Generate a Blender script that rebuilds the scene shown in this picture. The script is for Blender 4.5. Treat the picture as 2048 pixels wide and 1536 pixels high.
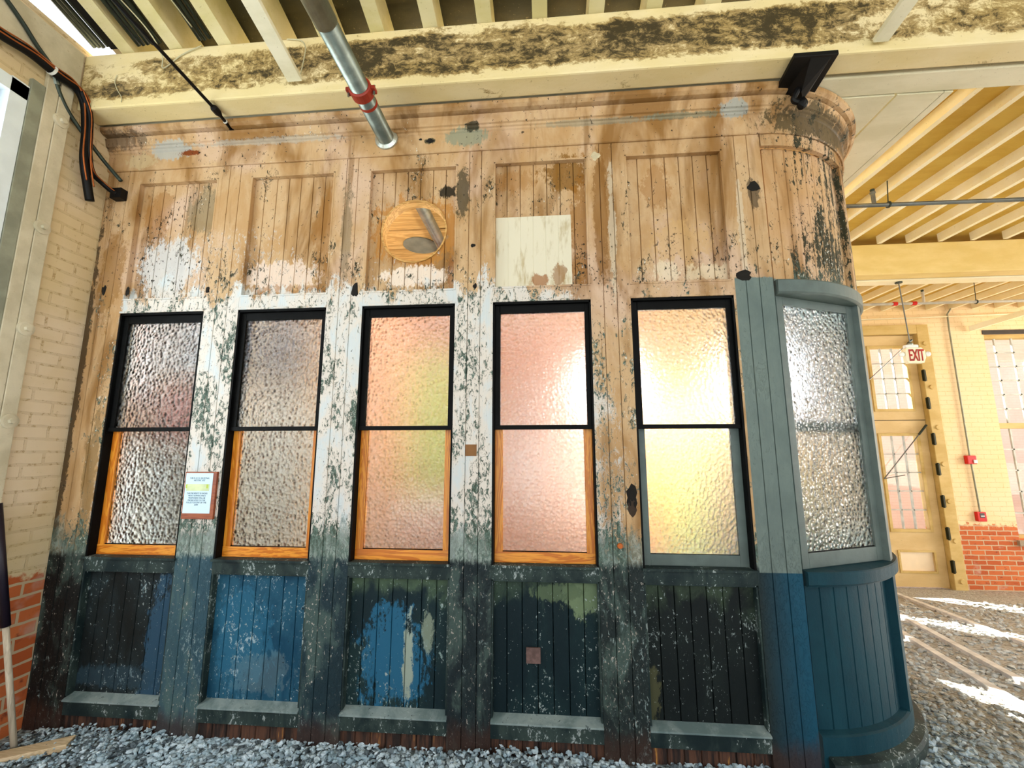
import bpy, bmesh, math, random
import numpy as np
from mathutils import Vector, Matrix

for o in list(bpy.data.objects): bpy.data.objects.remove(o)
SC = bpy.context.scene
COL = SC.collection
random.seed(7)

# ------------------------------------------------------------------ camera, sky, sun, exposure
cam_d = bpy.data.cameras.new('camera'); cam = bpy.data.objects.new('camera', cam_d); COL.objects.link(cam)
cam_d.sensor_fit = 'HORIZONTAL'; cam_d.sensor_width = 36.0; cam_d.lens = 850/2048*36.0; cam_d.clip_start = 0.05; cam_d.clip_end = 300
RT = Vector((0.99649, 0.083699, -0.0011205)); UP = Vector((0.0139557, -0.152922, 0.98814)); FW = Vector((-0.082535, 0.984687, 0.153554))
cam.matrix_world = Matrix(((RT.x, UP.x, -FW.x, 0.4514), (RT.y, UP.y, -FW.y, -2.7), (RT.z, UP.z, -FW.z, 1.7306), (0, 0, 0, 1)))
SC.camera = cam
SC.view_settings.view_transform = 'Standard'; SC.view_settings.look = 'None'
SC.view_settings.exposure = 0.70; SC.view_settings.gamma = 1.0; SC.view_settings.use_curve_mapping = False

W = bpy.data.worlds.new('sky'); SC.world = W; W.use_nodes = True
bg = W.node_tree.nodes['Background']; bg.inputs['Color'].default_value = (0.93, 0.965, 1.0, 1); bg.inputs['Strength'].default_value = 1.0

sd = bpy.data.lights.new('sun', 'SUN'); sd.energy = 26.0; sd.angle = math.radians(0.6); sd.color = (1.0, 0.95, 0.86)
sun = bpy.data.objects.new('sun', sd); COL.objects.link(sun)
sdir = Vector((0.57, -0.82, -math.tan(math.radians(42)))).normalized()
sun.rotation_euler = sdir.to_track_quat('-Z', 'Y').to_euler(); sun.location = (0, 20, 20)
# added area light standing in for daylight from behind the photographer
ad = bpy.data.lights.new('front_fill_light', 'AREA'); ad.shape = 'RECTANGLE'; ad.size = 9; ad.size_y = 4; ad.energy = 40; ad.color = (1.0, 0.98, 0.95)
al = bpy.data.objects.new('front_fill_light', ad); COL.objects.link(al); al.location = (0.5, -7.0, 2.6)
al.rotation_euler = Vector((0, 1, 0.03)).to_track_quat('-Z', 'Z').to_euler()

# daylight through the left wall window
ad3 = bpy.data.lights.new('left_window_daylight', 'AREA'); ad3.shape = 'RECTANGLE'; ad3.size = 1.7; ad3.size_y = 3.0; ad3.energy = 55; ad3.color = (0.93, 0.97, 1.0)
al3 = bpy.data.objects.new('left_window_daylight', ad3); COL.objects.link(al3); al3.location = (-3.5, -1.5, 2.4)
al3.rotation_euler = Vector((1, 0.35, -.05)).to_track_quat('-Z', 'Z').to_euler()
# area light added beyond the right edge to brighten the rear hall
ad2 = bpy.data.lights.new('hall_fill_light', 'AREA'); ad2.shape = 'RECTANGLE'; ad2.size = 6; ad2.size_y = 3.6; ad2.energy = 640; ad2.color = (1.0, 0.95, 0.86)
al2 = bpy.data.objects.new('hall_fill_light', ad2); COL.objects.link(al2); al2.location = (15.5, 2.0, 2.0)
al2.rotation_euler = Vector((-1, 0.05, 0)).to_track_quat('-Z', 'Z').to_euler()

# ------------------------------------------------------------------ node helpers
def lin(c):
    return tuple(((v/255)/12.92 if v/255 <= 0.04045 else ((v/255+0.055)/1.055)**2.4) for v in c[:3]) + (1.0,)

class G:
    def __init__(s, name):
        s.m = bpy.data.materials.new(name); s.m.use_nodes = True
        s.t = s.m.node_tree; s.n = s.t.nodes; s.l = s.t.links
        s.b = s.n['Principled BSDF']; s.out = s.n['Material Output']
        s._pos = None; s._j = None
    def new(s, k): return s.n.new(k)
    def set(s, sock, v):
        if hasattr(v, 'is_linked') or isinstance(v, bpy.types.NodeSocket): s.l.new(v, sock)
        else:
            if isinstance(v, (int, float)) and sock.type == 'RGBA': v = (v, v, v, 1)
            sock.default_value = v
    def pos(s):
        if s._pos is None:
            g = s.new('ShaderNodeNewGeometry'); s._pos = g.outputs['Position']
            x = s.new('ShaderNodeSeparateXYZ'); s.l.new(s._pos, x.inputs[0]); s.X, s.Y, s.Z = x.outputs
        return s._pos
    def scl(s, v, sx, sy, sz, off=(0, 0, 0)):
        m = s.new('ShaderNodeMapping'); s.set(m.inputs['Vector'], v); m.inputs['Scale'].default_value = (sx, sy, sz); m.inputs['Location'].default_value = off
        return m.outputs[0]
    def M(s, op, a, b=0.0, c=0.0):
        m = s.new('ShaderNodeMath'); m.operation = op; s.set(m.inputs[0], a); s.set(m.inputs[1], b)
        if op in ('MULTIPLY_ADD', 'SMOOTH_MIN', 'SMOOTH_MAX'): s.set(m.inputs[2], c)
        return m.outputs[0]
    def add(s, a, b): return s.M('ADD', a, b)
    def mul(s, a, b): return s.M('MULTIPLY', a, b)
    def noise(s, v, scale, detail=4, rough=0.55, dist=0.0):
        m = s.new('ShaderNodeTexNoise'); s.set(m.inputs['Vector'], v); m.inputs['Scale'].default_value = scale
        m.inputs['Detail'].default_value = detail; m.inputs['Roughness'].default_value = rough; m.inputs['Distortion'].default_value = dist
        return m.outputs['Fac']
    def ss(s, v, a, b, lo=0.0, hi=1.0):     # smoothstep a..b
        m = s.new('ShaderNodeMapRange'); m.interpolation_type = 'SMOOTHSTEP'; s.set(m.inputs[0], v)
        flip = a > b
        if flip: a, b, lo, hi = b, a, hi, lo
        m.inputs[1].default_value = a; m.inputs[2].default_value = b; m.inputs[3].default_value = lo; m.inputs[4].default_value = hi
        return m.outputs[0]
    def mix(s, f, a, b):
        m = s.new('ShaderNodeMix'); m.data_type = 'RGBA'; s.set(m.inputs[0], f); s.set(m.inputs[6], a); s.set(m.inputs[7], b)
        return m.outputs[2]
    def patch(s, cx, cz, rx, rz, jit=None, amp=0.5):
        s.pos()
        a = s.mul(s.add(s.X, -cx), 1.0/rx); b = s.mul(s.add(s.Z, -cz), 1.0/rz)
        d = s.M('SQRT', s.add(s.mul(a, a), s.mul(b, b)))
        if s._j is None:
            s._j = s.add(s.mul(s.add(s.noise(s.scl(s._pos, 1, 1, .6), 9, 6, .75, .8), -.5), 2.2), s.mul(s.add(s.noise(s.scl(s._pos, 1, 1, .5), 45, 4, .7), -.5), 1.6))
        d = s.add(d, s._j)
        return s.ss(d, 1.1, 0.8)
    def bump(s, h, strength=0.3, dist=0.01, prev=None):
        m = s.new('ShaderNodeBump'); m.inputs['Strength'].default_value = strength; m.inputs['Distance'].default_value = dist
        s.set(m.inputs['Height'], h)
        if prev is not None: s.l.new(prev, m.inputs['Normal'])
        return m.outputs[0]
    def done(s, col, rough=0.6, nrm=None, metal=0.0, spec=0.4):
        s.set(s.b.inputs['Base Color'], col); s.set(s.b.inputs['Roughness'], rough); s.b.inputs['Metallic'].default_value = metal
        s.b.inputs['Specular IOR Level'].default_value = spec
        if nrm is not None: s.l.new(nrm, s.b.inputs['Normal'])
        return s.m

def simple(name, rgb, rough=0.55, metal=0.0, var=0.12, scale=8, bumpy=0.1, spec=0.4):
    g = G(name); p = g.pos(); n = g.noise(p, scale, 5)
    c = lin(rgb); d = tuple(v*(1-var*2.2) for v in c[:3]) + (1,)
    return g.done(g.mix(g.ss(n, 0.35, 0.65), d, c), rough, g.bump(g.noise(p, scale*12, 3), bumpy, 0.004), metal, spec)

# ------------------------------------------------------------------ painted wood of the booth
def upper_paint(name, patches=(), fresh=False, bay=False, flake=0.0):
    """tan/pink paint above, white flaking to green between windows, teal below the sill"""
    g = G(name); p = g.pos()
    v = g.scl(p, 1, 1, 0.45)
    big = g.noise(g.scl(p, 1, 1, 0.6), 1.6, 4, 0.6, 0.6); med = g.noise(v, 5.5, 5, 0.65, 0.4)
    fine = g.noise(g.scl(p, 1, 1, 0.5), 42, 7, 0.8, 0.7); fine2 = g.noise(g.scl(p, 1, 1, 0.6, (3, 5, 1)), 60, 5, 0.7, 0.4)
    grain = g.noise(g.scl(p, 1, 1, 0.06), 90, 3, 0.6)
    edge = g.add(big, g.mul(g.add(med, -0.5), 0.6))
    c = g.mix(g.ss(med, 0.35, 0.62), lin((182, 144, 98)), lin((196, 164, 124)))
    c = g.mix(g.ss(big, 0.5, 0.68), c, lin((202, 172, 146)))
    stain = g.noise(g.scl(p, 1.3, 1, 0.4, (7, 0, 2)), 2.6, 4, 0.6, 0.5)
    c = g.mix(g.ss(stain, 0.47, 0.66, 0, 0.85), c, lin((132, 90, 36)))
    st2 = g.noise(g.scl(p, 1.6, 1, 0.12, (3, 0, 5)), 5, 4, 0.6, 0.3); c = g.mix(g.ss(st2, 0.56, 0.68, 0, 0.6), c, lin((124, 84, 34)))
    for (cx, cz, rx, rz, col, a) in patches:
        c = g.mix(g.mul(g.patch(cx, cz, rx, rz, med, 0.9), a), c, lin(col))
    # white weathered zone
    zj = g.add(g.Z, g.mul(g.add(med, -0.5), 1.1))
    wz = g.mul(g.ss(zj, 3.1, 2.6), g.ss(g.add(g.X, g.mul(g.add(big, -0.5), 0.9)), 1.15, 0.35))
    wz = g.mul(wz, g.ss(g.X, -2.68, -2.52))
    wz = g.M('MAXIMUM', wz, g.mul(g.patch(-1.9, 3.0, 0.6, 0.35, med, 1.2), 0.40))
    wz = g.ss(g.add(wz, g.mul(g.add(fine, -0.5), 1.3)), 0.40, 0.60, 0, .95)
    wcol = g.mix(g.ss(med, 0.35, 0.5), lin((198, 206, 208)), lin((214, 206, 196)))
    c = g.mix(wz, c, wcol)
    # green layer uncovered in ragged flakes
    dens = g.add(g.add(g.mul(g.add(med, -0.5), 0.75), g.mul(wz, 0.075)), flake)
    dens = g.add(dens, g.mul(g.ss(g.Z, 1.4, 1.12), 0.13)); dens = g.add(dens, g.mul(g.ss(g.Z, 3.0, 3.4), -0.035))
    if bay:
        vs_ = g.noise(g.scl(p, 1, 1, .05), 22, 3, .6); dens = g.add(dens, g.mul(g.ss(g.X, 1.9, 2.2), g.add(.075, g.mul(g.ss(vs_, .48, .58), .10))))
    f1 = g.ss(g.add(fine, dens), 0.615, 0.64)
    gcol = g.mix(g.ss(fine2, 0.4, 0.6), lin((62, 74, 62)), lin((96, 116, 106)))
    gcol = g.mix(g.mul(g.ss(g.Z, 2.7, 3.0), 0.9), gcol, lin((50, 44, 22)))
    c = g.mix(f1, c, gcol)
    # pale flake marks and small dark chips
    f2 = g.ss(g.add(fine2, g.add(g.mul(g.add(med, -0.5), 0.7), g.mul(g.ss(g.Z, 3.3, 2.9), .05))), 0.72, 0.75)
    c = g.mix(g.mul(f2, 0.8), c, lin((226, 222, 208)))
    f3 = g.ss(g.add(g.noise(g.scl(p, 1, 1, 0.7, (9, 1, 4)), 48, 4, 0.7), g.mul(g.add(big, -.5), .35)), 0.65, 0.675)
    c = g.mix(f3, c, lin((44, 36, 22)))
    # lower zone
    low = g.ss(g.add(g.Z, g.mul(g.add(fine, -0.5), 0.09)), 1.09, 1.035)
    grn = g.ss(g.add(zj, g.mul(g.add(fine, -0.5), 0.5)), 1.24, 1.08)
    c = g.mix(g.mul(grn, 0.75), c, g.mix(g.ss(fine, 0.45, 0.56), lin((84, 104, 96)), lin((160, 172, 164))))
    r = g.new('ShaderNodeValToRGB'); g.l.new(g.mul(g.add(g.X, 2.87), 1/5.5), r.inputs[0]); e = r.color_ramp
    stops = [(0.0, (14, 17, 16)), (0.09, (16, 22, 22)), (0.145, (58, 84, 90)), (0.2, (48, 78, 90)), (0.33, (26, 48, 56)), (0.5, (22, 34, 38)), (0.68, (28, 38, 38)), (0.82, (26, 38, 38)), (0.86, (16, 72, 94)), (1.0, (18, 62, 78))]
    e.elements[0].position = stops[0][0]; e.elements[0].color = lin(stops[0][1]); e.elements[1].position = stops[-1][0]; e.elements[1].color = lin(stops[-1][1])
    for q, cc in stops[1:-1]:
        el = e.elements.new(q); el.color = lin(cc)
    lc = r.outputs[0]
    solid = g.ss(g.X, 1.6, 1.66)
    rough_l = g.M('SUBTRACT', 1.0, solid)
    lc = g.mix(g.mul(g.mul(g.ss(med, 0.48, 0.62), 0.5), rough_l), lc, lin((84, 104, 96)))
    lc = g.mix(g.mul(g.mul(g.ss(g.add(fine, g.mul(g.add(big, -.5), .3)), 0.60, 0.66), 0.75), rough_l), lc, lin((150, 168, 166)))
    lc = g.mix(g.mul(g.ss(g.add(fine2, g.mul(g.add(med, -.5), .3)), 0.61, 0.66), rough_l), lc, lin((176, 168, 158)))
    lc = g.mix(g.mul(g.ss(g.add(g.Z, g.mul(g.add(med, -0.5), 0.3)), 0.2, 0.06), 0.7), lc, lin((62, 40, 30)))
    c = g.mix(low, c, lc)
    # freshly painted grey post
    gp = g.mul(g.mul(g.ss(g.X, 1.655, 1.66), g.ss(g.X, 1.935, 1.93)), g.mul(g.ss(g.Z, 1.028, 1.032), g.ss(g.add(g.Z, g.mul(g.add(fine, -0.5), 0.05)), 2.825, 2.815)))
    c = g.mix(gp, c, g.mix(g.ss(med, 0.3, 0.7), lin((94, 108, 104)), lin((114, 128, 122))))
    h = g.add(g.mul(f1, -0.7), g.add(g.mul(f2, 0.4), g.mul(grain, 0.35)))
    return g.done(c, g.ss(med, 0.3, 0.7, 0.5, 0.75), g.bump(h, 0.6, 0.007), spec=0.25)

def lower_paint(name, base, alt, specks=0.0, spcol=(150, 165, 165), patches=(), topgreen=0.0):
    g = G(name); p = g.pos()
    med = g.noise(g.scl(p, 1, 1, 0.5), 5, 5, 0.65, 0.5); fine = g.noise(g.scl(p, 1, 1, 0.55), 34, 6, 0.75, 0.4)
    f2 = g.noise(g.scl(p, 1, 1, 0.8, (4, 1, 8)), 70, 3, 0.6)
    c = g.mix(g.ss(med, 0.38, 0.64), lin(base), lin(alt))
    for (cx, cz, rx, rz, col, a) in patches:
        c = g.mix(g.mul(g.patch(cx, cz, rx, rz, g.noise(g.scl(p, 1, 1, 0.3), 14, 5, 0.7), 1.6), a), c, lin(col))
    if topgreen:
        c = g.mix(g.mul(g.ss(g.add(g.Z, g.mul(g.add(med, -0.5), 0.7)), 0.78, 0.95), topgreen), c, lin((84, 104, 78)))
    c = g.mix(g.ss(g.add(fine, g.mul(g.add(med, -0.5), 0.5)), 0.66-specks, 0.70-specks), c, lin(spcol))
    c = g.mix(g.ss(g.add(f2, g.mul(g.add(med, -.5), .35)), 0.665 if specks > -.05 else .76, 0.70 if specks > -.05 else .8), c, lin((150, 162, 160)))
    c = g.mix(g.ss(g.noise(g.scl(p, 1, 1, .6, (2, 2, 2)), 26, 4, .7), 0.68, 0.74), c, lin((10, 14, 15)))
    return g.done(c, g.ss(med, 0.3, 0.7, 0.5, 0.7), g.bump(g.add(fine, g.mul(f2, .4)), 0.35, 0.005), spec=0.2)

def wood(name, c1, c2, axis='z', scale=6, rough=0.35):
    g = G(name); p = g.pos()
    s3 = {'z': (1, 1, 0.09), 'x': (0.09, 1, 1), 'y': (1, 0.09, 1)}[axis]
    v = g.scl(p, *s3); n = g.noise(v, scale*2.2, 4, 0.6, 1.4); f = g.noise(v, scale*22, 3)
    rings = g.M('SINE', g.mul(n, 38)); c = g.mix(g.ss(rings, -0.6, 0.9), lin(c1), lin(c2))
    c = g.mix(g.mul(g.ss(f, 0.55, 0.7), 0.3), c, lin(tuple(int(v*0.6) for v in c1)))
    return g.done(c, rough, g.bump(f, 0.12, 0.003), spec=0.5)

def brick(name, horiz, painted, raw_z, xr=None):
    """horiz: 'x' or 'y' wall direction. painted cream above raw_z(world z), raw orange brick below."""
    g = G(name); p = g.pos()
    cb = g.new('ShaderNodeCombineXYZ'); g.l.new(g.X if horiz == 'x' else g.Y, cb.inputs[0]); g.l.new(g.Z, cb.inputs[1])
    wob = g.noise(p, 6, 3); wv = g.new('ShaderNodeVectorMath'); wv.operation = 'ADD'
    cw = g.new('ShaderNodeCombineXYZ'); g.l.new(g.mul(g.add(wob, -.5), .02), cw.inputs[0]); g.l.new(g.mul(g.add(g.noise(p, 9, 2), -.5), .016), cw.inputs[1])
    g.l.new(cb.outputs[0], wv.inputs[0]); g.l.new(cw.outputs[0], wv.inputs[1])
    b = g.new('ShaderNodeTexBrick'); g.l.new(wv.outputs[0], b.inputs['Vector'])
    b.inputs['Scale'].default_value = 1.0; b.inputs['Brick Width'].default_value = 0.235; b.inputs['Row Height'].default_value = 0.082
    b.inputs['Mortar Size'].default_value = 0.009; b.inputs['Mortar Smooth'].default_value = 0.2; b.inputs['Bias'].default_value = -0.1
    b.inputs['Color1'].default_value = (1, 1, 1, 1); b.inputs['Color2'].default_value = (0.0, 0.0, 0.0, 1); b.inputs['Mortar'].default_value = (0.5, 0.5, 0.5, 1)
    tone = b.outputs['Color']; mort = b.outputs['Fac']
    n = g.noise(p, 14, 5, 0.65); big = g.noise(p, 1.3, 4, 0.6, .5)
    raw = g.mix(tone, lin((176, 82, 40)), lin((206, 112, 62)))
    raw = g.mix(g.ss(n, 0.55, 0.75), raw, lin((128, 62, 44)))
    raw = g.mix(g.ss(g.noise(p, 3, 4), 0.6, 0.72), raw, lin((196, 150, 130)))
    raw = g.mix(mort, raw, lin((196, 172, 140)))
    fine = g.noise(p, 40, 5, .7)
    pa = g.mix(g.ss(big, 0.35, 0.65), lin(painted[0]), lin(painted[1]))
    pa = g.mix(g.mul(g.ss(g.add(fine, g.mul(mort, 0.10)), 0.64, 0.70), 0.55), pa, lin(painted[2]))
    pa = g.mix(g.mul(mort, 0.16), pa, lin(painted[2]))
    zz = g.add(g.Z, g.mul(g.add(n, -0.5), 0.30))
    if horiz == 'y': zz = g.add(zz, g.mul(g.Y, 0.12))
    m = g.ss(zz, raw_z-0.03, raw_z+0.03)
    if xr is not None: m = g.mul(m, g.ss(g.X if horiz == 'x' else g.Y, xr[0], xr[1]))
    if horiz == 'y': m = g.M('MAXIMUM', m, g.ss(g.Y, .40, .42))
    c = g.mix(m, raw, pa)
    h = g.add(g.mul(mort, -1.0), g.mul(n, 0.35))
    return g.done(c, 0.8, g.bump(h, 0.5, 0.008, None), spec=0.25)

def cream(name, c1, c2, mould=None, mamt=0.5):
    g = G(name); p = g.pos()
    n = g.noise(g.scl(p, .4, 1, 1), 5, 5, .6); f = g.noise(p, 50, 4, .7)
    c = g.mix(g.ss(n, .35, .65), lin(c1), lin(c2))
    if mould:
        z0, z1 = mould
        bigm = g.noise(g.scl(p, .45, 1, 1, (1.2, 0, 0)), 3.0, 4, .6, .6); f2 = g.noise(g.scl(p, .6, 1, 1), 20, 7, .82, .5)
        band = g.mul(g.ss(g.Z, z0, z0+0.07), g.ss(g.Z, z1, z1-0.07))
        amt = g.add(g.add(g.mul(band, .50), g.mul(g.add(bigm, -.5), 1.5)), g.mul(g.add(f2, -.5), 1.7))
        amt = g.add(amt, g.mul(g.patch(.5, 4.38, 2.2, .3), .12))
        c = g.mix(g.ss(amt, .28, .50, 0, 0.75), c, lin((138, 104, 36)))
        c = g.mix(g.ss(amt, .47, .76, 0, 0.92), c, lin((38, 32, 12)))
    c = g.mix(g.mul(g.ss(f, .64, .7), .5), c, lin((150, 128, 84)))
    return g.done(c, .6, g.bump(g.add(f, g.mul(n, .5)), .2, .005), spec=.3)

T = upper_paint('peeling_tan_paint', [(-2.855, 2.2, .035, 1.2, (40, 30, 14), .85), (-2.72, 3.0, .09, .35, (140, 96, 30), .6), (-2.66, 1.6, .05, .5, (110, 84, 40), .6), (-.12, 3.5, .05, .2, (44, 44, 24), .8), (.83, 3.3, .05, .5, (128, 84, 28), .7), (.9, 3.2, .025, .45, (208, 196, 172), .55), (1.73, 3.15, .02, .4, (208, 196, 172), .5), (1.83, 3.4, .04, .1, (30, 26, 18), .7), (-.95, 3.2, .04, .4, (90, 84, 60), .5)])
T_UP = {}
ochre = (150, 98, 34); pale = (214, 190, 168); dark = (40, 40, 24); grn = (70, 82, 66); ivory = (222, 206, 164)
upper_patches = [
    [(-2.3, 3.05, .22, .22, (206, 210, 212), .7), (-2.05, 3.5, .16, .2, grn, .45), (-2.45, 3.5, .12, .18, ochre, .5)],
    [(-1.45, 2.95, .3, .12, (218, 196, 178), .9), (-1.4, 2.84, .34, .05, ochre, .6), (-1.1, 3.3, .12, .35, ochre, .4)],
    [(-.47, 3.25, .33, .28, (178, 118, 44), .75), (-.45, 2.93, .26, .07, (226, 208, 190), .95), (-.2, 2.92, .025, .12, (130, 74, 26), .6), (-.24, 3.55, .07, .05, (28, 24, 12), .95), (-.6, 3.05, .06, .05, ochre, .6)],
    [(.6, 3.62, .16, .12, (128, 86, 20), .85), (.72, 3.15, .1, .5, (146, 96, 28), .7), (.2, 3.6, .2, .08, ochre, .4)],
    [(1.2, 3.5, .1, .16, ochre, .5), (1.35, 3.1, .2, .16, (196, 158, 104), .6), (1.55, 2.88, .2, .06, (226, 212, 180), .5), (1.25, 2.9, .1, .07, (228, 218, 190), .5)],
]
T_UP = [upper_paint('peeling_tan_paint_panel', pp) for pp in upper_patches]
T_BAY = upper_paint('peeling_bay_paint', [(2.1, 3.35, .25, .5, (196, 150, 100), .3)], bay=True)
T_CORN = upper_paint('peeling_cornice_paint', [(-2.35, 3.97, .16, .07, (168, 176, 174), .7), (-2.21, 3.945, .09, .02, (120, 58, 18), 1.0), (-.1, 3.93, .16, .07, (132, 138, 116), .8), (-.05, 4.0, .05, .03, dark, .9),
    (-.36, 3.92, .045, .025, (84, 76, 52), 1.0), (1.4, 3.985, .25, .02, (112, 116, 96), .7), (.8, 3.98, .4, .02, (140, 140, 120), .5), (1.73, 4.0, .09, .05, (150, 156, 150), .8), (-2.6, 3.9, .12, .06, (190, 170, 130), .6), (-1.6, 3.99, .6, .02, (170, 170, 160), .5), (2.3, 3.93, .4, .12, (66, 56, 30), .85), (2.65, 3.95, .2, .12, (80, 64, 40), .6), (-2.8, 4.05, .3, .06, (60, 50, 40), .6)], bay=True, flake=-0.075)
L_MATS = [
    lower_paint('black_worn_paint', (16, 22, 22), (30, 40, 42), .03, (96, 116, 122), [(-2.06, .5, .09, .5, (44, 76, 98), .8), (-2.35, .3, .3, .07, (44, 66, 78), .6)]),
    lower_paint('blue_worn_paint', (16, 62, 86), (34, 82, 104), .02, (150, 172, 180), [(-1.5, .55, .2, .3, (40, 100, 128), .6), (-1.35, .35, .2, .12, (120, 140, 140), .25)]),
    lower_paint('patchy_blue_paint', (14, 34, 40), (26, 48, 50), .03, (128, 150, 146), [(-.52, .48, .2, .3, (34, 92, 122), .95), (-.42, .5, .035, .22, (148, 160, 146), .95), (-.3, .65, .035, .12, (128, 140, 122), .8)], .7),
    lower_paint('dark_teal_worn_paint', (8, 28, 34), (16, 38, 42), .0, (110, 128, 124), [(.64, .9, .12, .14, (116, 134, 100), .8), (.5, .88, .16, .05, (84, 100, 74), .8)], .4),
    lower_paint('black_green_worn_paint', (12, 20, 21), (20, 29, 28), .045, (120, 132, 130), [(1.02, .35, .05, .16, (84, 84, 56), .7)], .35),
]
L_BAY = lower_paint('teal_bay_paint', (12, 54, 66), (18, 62, 74), -.08, (70, 100, 110))
GREY = simple('grey_green_paint', (92, 106, 102), .5, var=.1)
LEDGE = lower_paint('dusty_ledge_paint', (22, 36, 38), (52, 66, 62), .05, (150, 160, 158))
ROT = None
DUSTY_LIT = lower_paint('dusty_lit_ledge', (96, 114, 114), (136, 150, 148), .0, (60, 70, 72))  # pale tone holds both dust and the light falling on the ledge
def rot_wood():
    g = G('rotten_skirt_wood'); p = g.pos(); n = g.noise(g.scl(p, 1, 1, .1), 26, 4, .7); m = g.noise(g.scl(p, 1, 1, .3), 8, 4)
    c = g.mix(g.ss(n, .4, .6), lin((34, 24, 20)), lin((84, 54, 38))); c = g.mix(g.mul(g.ss(n, .6, .7), g.ss(m, .5, .6)), c, lin((196, 136, 62)))
    return g.done(c, .8, g.bump(n, .5, .008))
ROT = rot_wood()
BLACK = simple('black_sash_paint', (7, 8, 8), .6, var=.3, spec=.12)
OAKZ = wood('varnished_pine_upright', (196, 110, 22), (224, 146, 44), 'z'); OAKX = wood('varnished_pine_rail', (196, 108, 20), (230, 150, 48), 'x')
LINER = wood('bare_wood_hole_edge', (178, 132, 66), (206, 160, 92), 'x', 4, .7)
BOOTHCEIL = upper_paint('booth_ceiling_paint', flake=.02)

def obscure_glass():
    g = G('pebbled_glass'); p = g.pos()
    v = g.new('ShaderNodeTexVoronoi'); v.feature = 'SMOOTH_F1'; g.l.new(g.scl(p, 1, 0.02, 1), v.inputs['Vector']); v.inputs['Scale'].default_value = 42; v.inputs['Smoothness'].default_value = .35; v.inputs['Randomness'].default_value = .85
    nr = g.bump(g.add(v.outputs['Distance'], g.mul(g.noise(p, 30, 2), .35)), 1.0, 0.016)
    gl = g.new('ShaderNodeBsdfRefraction'); gl.inputs['IOR'].default_value = 1.42; gl.inputs['Roughness'].default_value = .46; gl.inputs['Color'].default_value = (.97, .985, .98, 1); g.l.new(nr, gl.inputs['Normal'])
    gs = g.new('ShaderNodeBsdfGlossy'); gs.inputs['Roughness'].default_value = .16; g.l.new(nr, gs.inputs['Normal'])
    mx = g.new('ShaderNodeMixShader'); fr = g.new('ShaderNodeFresnel'); fr.inputs[0].default_value = 1.5; g.l.new(nr, fr.inputs['Normal'])
    g.l.new(fr.outputs[0], mx.inputs[0]); g.l.new(gl.outputs[0], mx.inputs[1]); g.l.new(gs.outputs[0], mx.inputs[2]); g.l.new(mx.outputs[0], g.out.inputs[0])
    return g.m
OBSC = obscure_glass()
def clear_glass():
    g = G('clear_glass'); g.pos()
    t = g.new('ShaderNodeBsdfTransparent'); t.inputs[0].default_value = (.94, .96, .97, 1)
    s_ = g.new('ShaderNodeBsdfGlossy'); s_.inputs['Roughness'].default_value = .03
    mx = g.new('ShaderNodeMixShader'); mx.inputs[0].default_value = .06
    g.l.new(t.outputs[0], mx.inputs[1]); g.l.new(s_.outputs[0], mx.inputs[2]); g.l.new(mx.outputs[0], g.out.inputs[0]); return g.m
CLEAR = clear_glass()

WALL_L = brick('left_brick_paint', 'y', [(214, 192, 150), (226, 206, 176), (150, 118, 64)], .93, (.25, .15))
WALL_F = brick('far_brick_paint', 'x', [(238, 208, 158), (240, 212, 170), (196, 160, 96)], .42, (2.1, 2.3))
TIMB = cream('weathered_cream_timber', (190, 180, 152), (212, 202, 176))
CREAM = cream('cream_beam_paint', (214, 206, 174), (228, 220, 192))
CREAMM = cream('mouldy_cream_beam_paint', (224, 204, 150), (232, 214, 168), (4.16, 4.54))
YEL = cream('yellow_deck_paint', (206, 164, 66), (218, 180, 84))
YELJ = cream('pale_joist_paint', (244, 230, 188), (248, 236, 204))
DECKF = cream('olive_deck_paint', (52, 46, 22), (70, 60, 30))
JOISTF = cream('front_joist_paint', (206, 192, 134), (220, 206, 160))
DOORM = cream('tan_door_paint', (204, 172, 116), (214, 184, 130))
DOORF = cream('door_frame_paint', (190, 158, 88), (206, 176, 112))
GALV = simple('galvanised_steel', (150, 158, 148), .35, .85, .15, 10, .05)
ALU = simple('white_sprinkler_pipe', (214, 206, 190), .4, .0, .08)
STEELG = simple('grey_pipe', (120, 122, 118), .4, .6, .1)
RED = simple('red_coupling_paint', (156, 44, 24), .45)
ALARM = simple('red_alarm_plastic', (206, 26, 20), .35, var=.03)
BLK = simple('black_rubber', (8, 7, 7), .5, var=.2, spec=.2)
COPP = simple('copper_wire', (176, 96, 44), .35, .6)
DKC = simple('dark_conduit_metal', (60, 70, 62), .4, .5)
WHITE = simple('white_plastic', (232, 232, 226), .4, var=.03)
MUNT = simple('muntin_paint', (196, 196, 186), .5)
PWHITE = simple('white_window_frame', (226, 236, 240), .4, var=.03)
BRASS = simple('bare_wood_square', (130, 84, 28), .5)
RUST = simple('rusty_plate', (118, 92, 86), .6, .2, .2, 30, .3)
DARKHOLE = simple('dark_knot_hole', (22, 18, 12), .9)
LUMB = wood('pale_lumber', (206, 180, 140), (222, 198, 160), 'x', 5, .7)
PAPER = simple('paper', (206, 228, 240), .7, var=.02); BOARD = wood('notice_board_wood', (128, 56, 22), (150, 74, 30), 'x', 5, .5)
INK = simple('blue_grey_ink', (84, 120, 140), .7); YSTRIP = simple('pale_yellow_stripe', (214, 226, 176), .7); YTAB = simple('yellow_green_tab', (198, 220, 90), .7)
EXITR = simple('exit_red', (176, 36, 18), .4); EXITB = simple('exit_face', (240, 232, 200), .4, var=.02)
PINK = brick('outside_brick', 'x', [(226, 190, 178), (230, 200, 190), (206, 160, 150)], -9)

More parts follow.
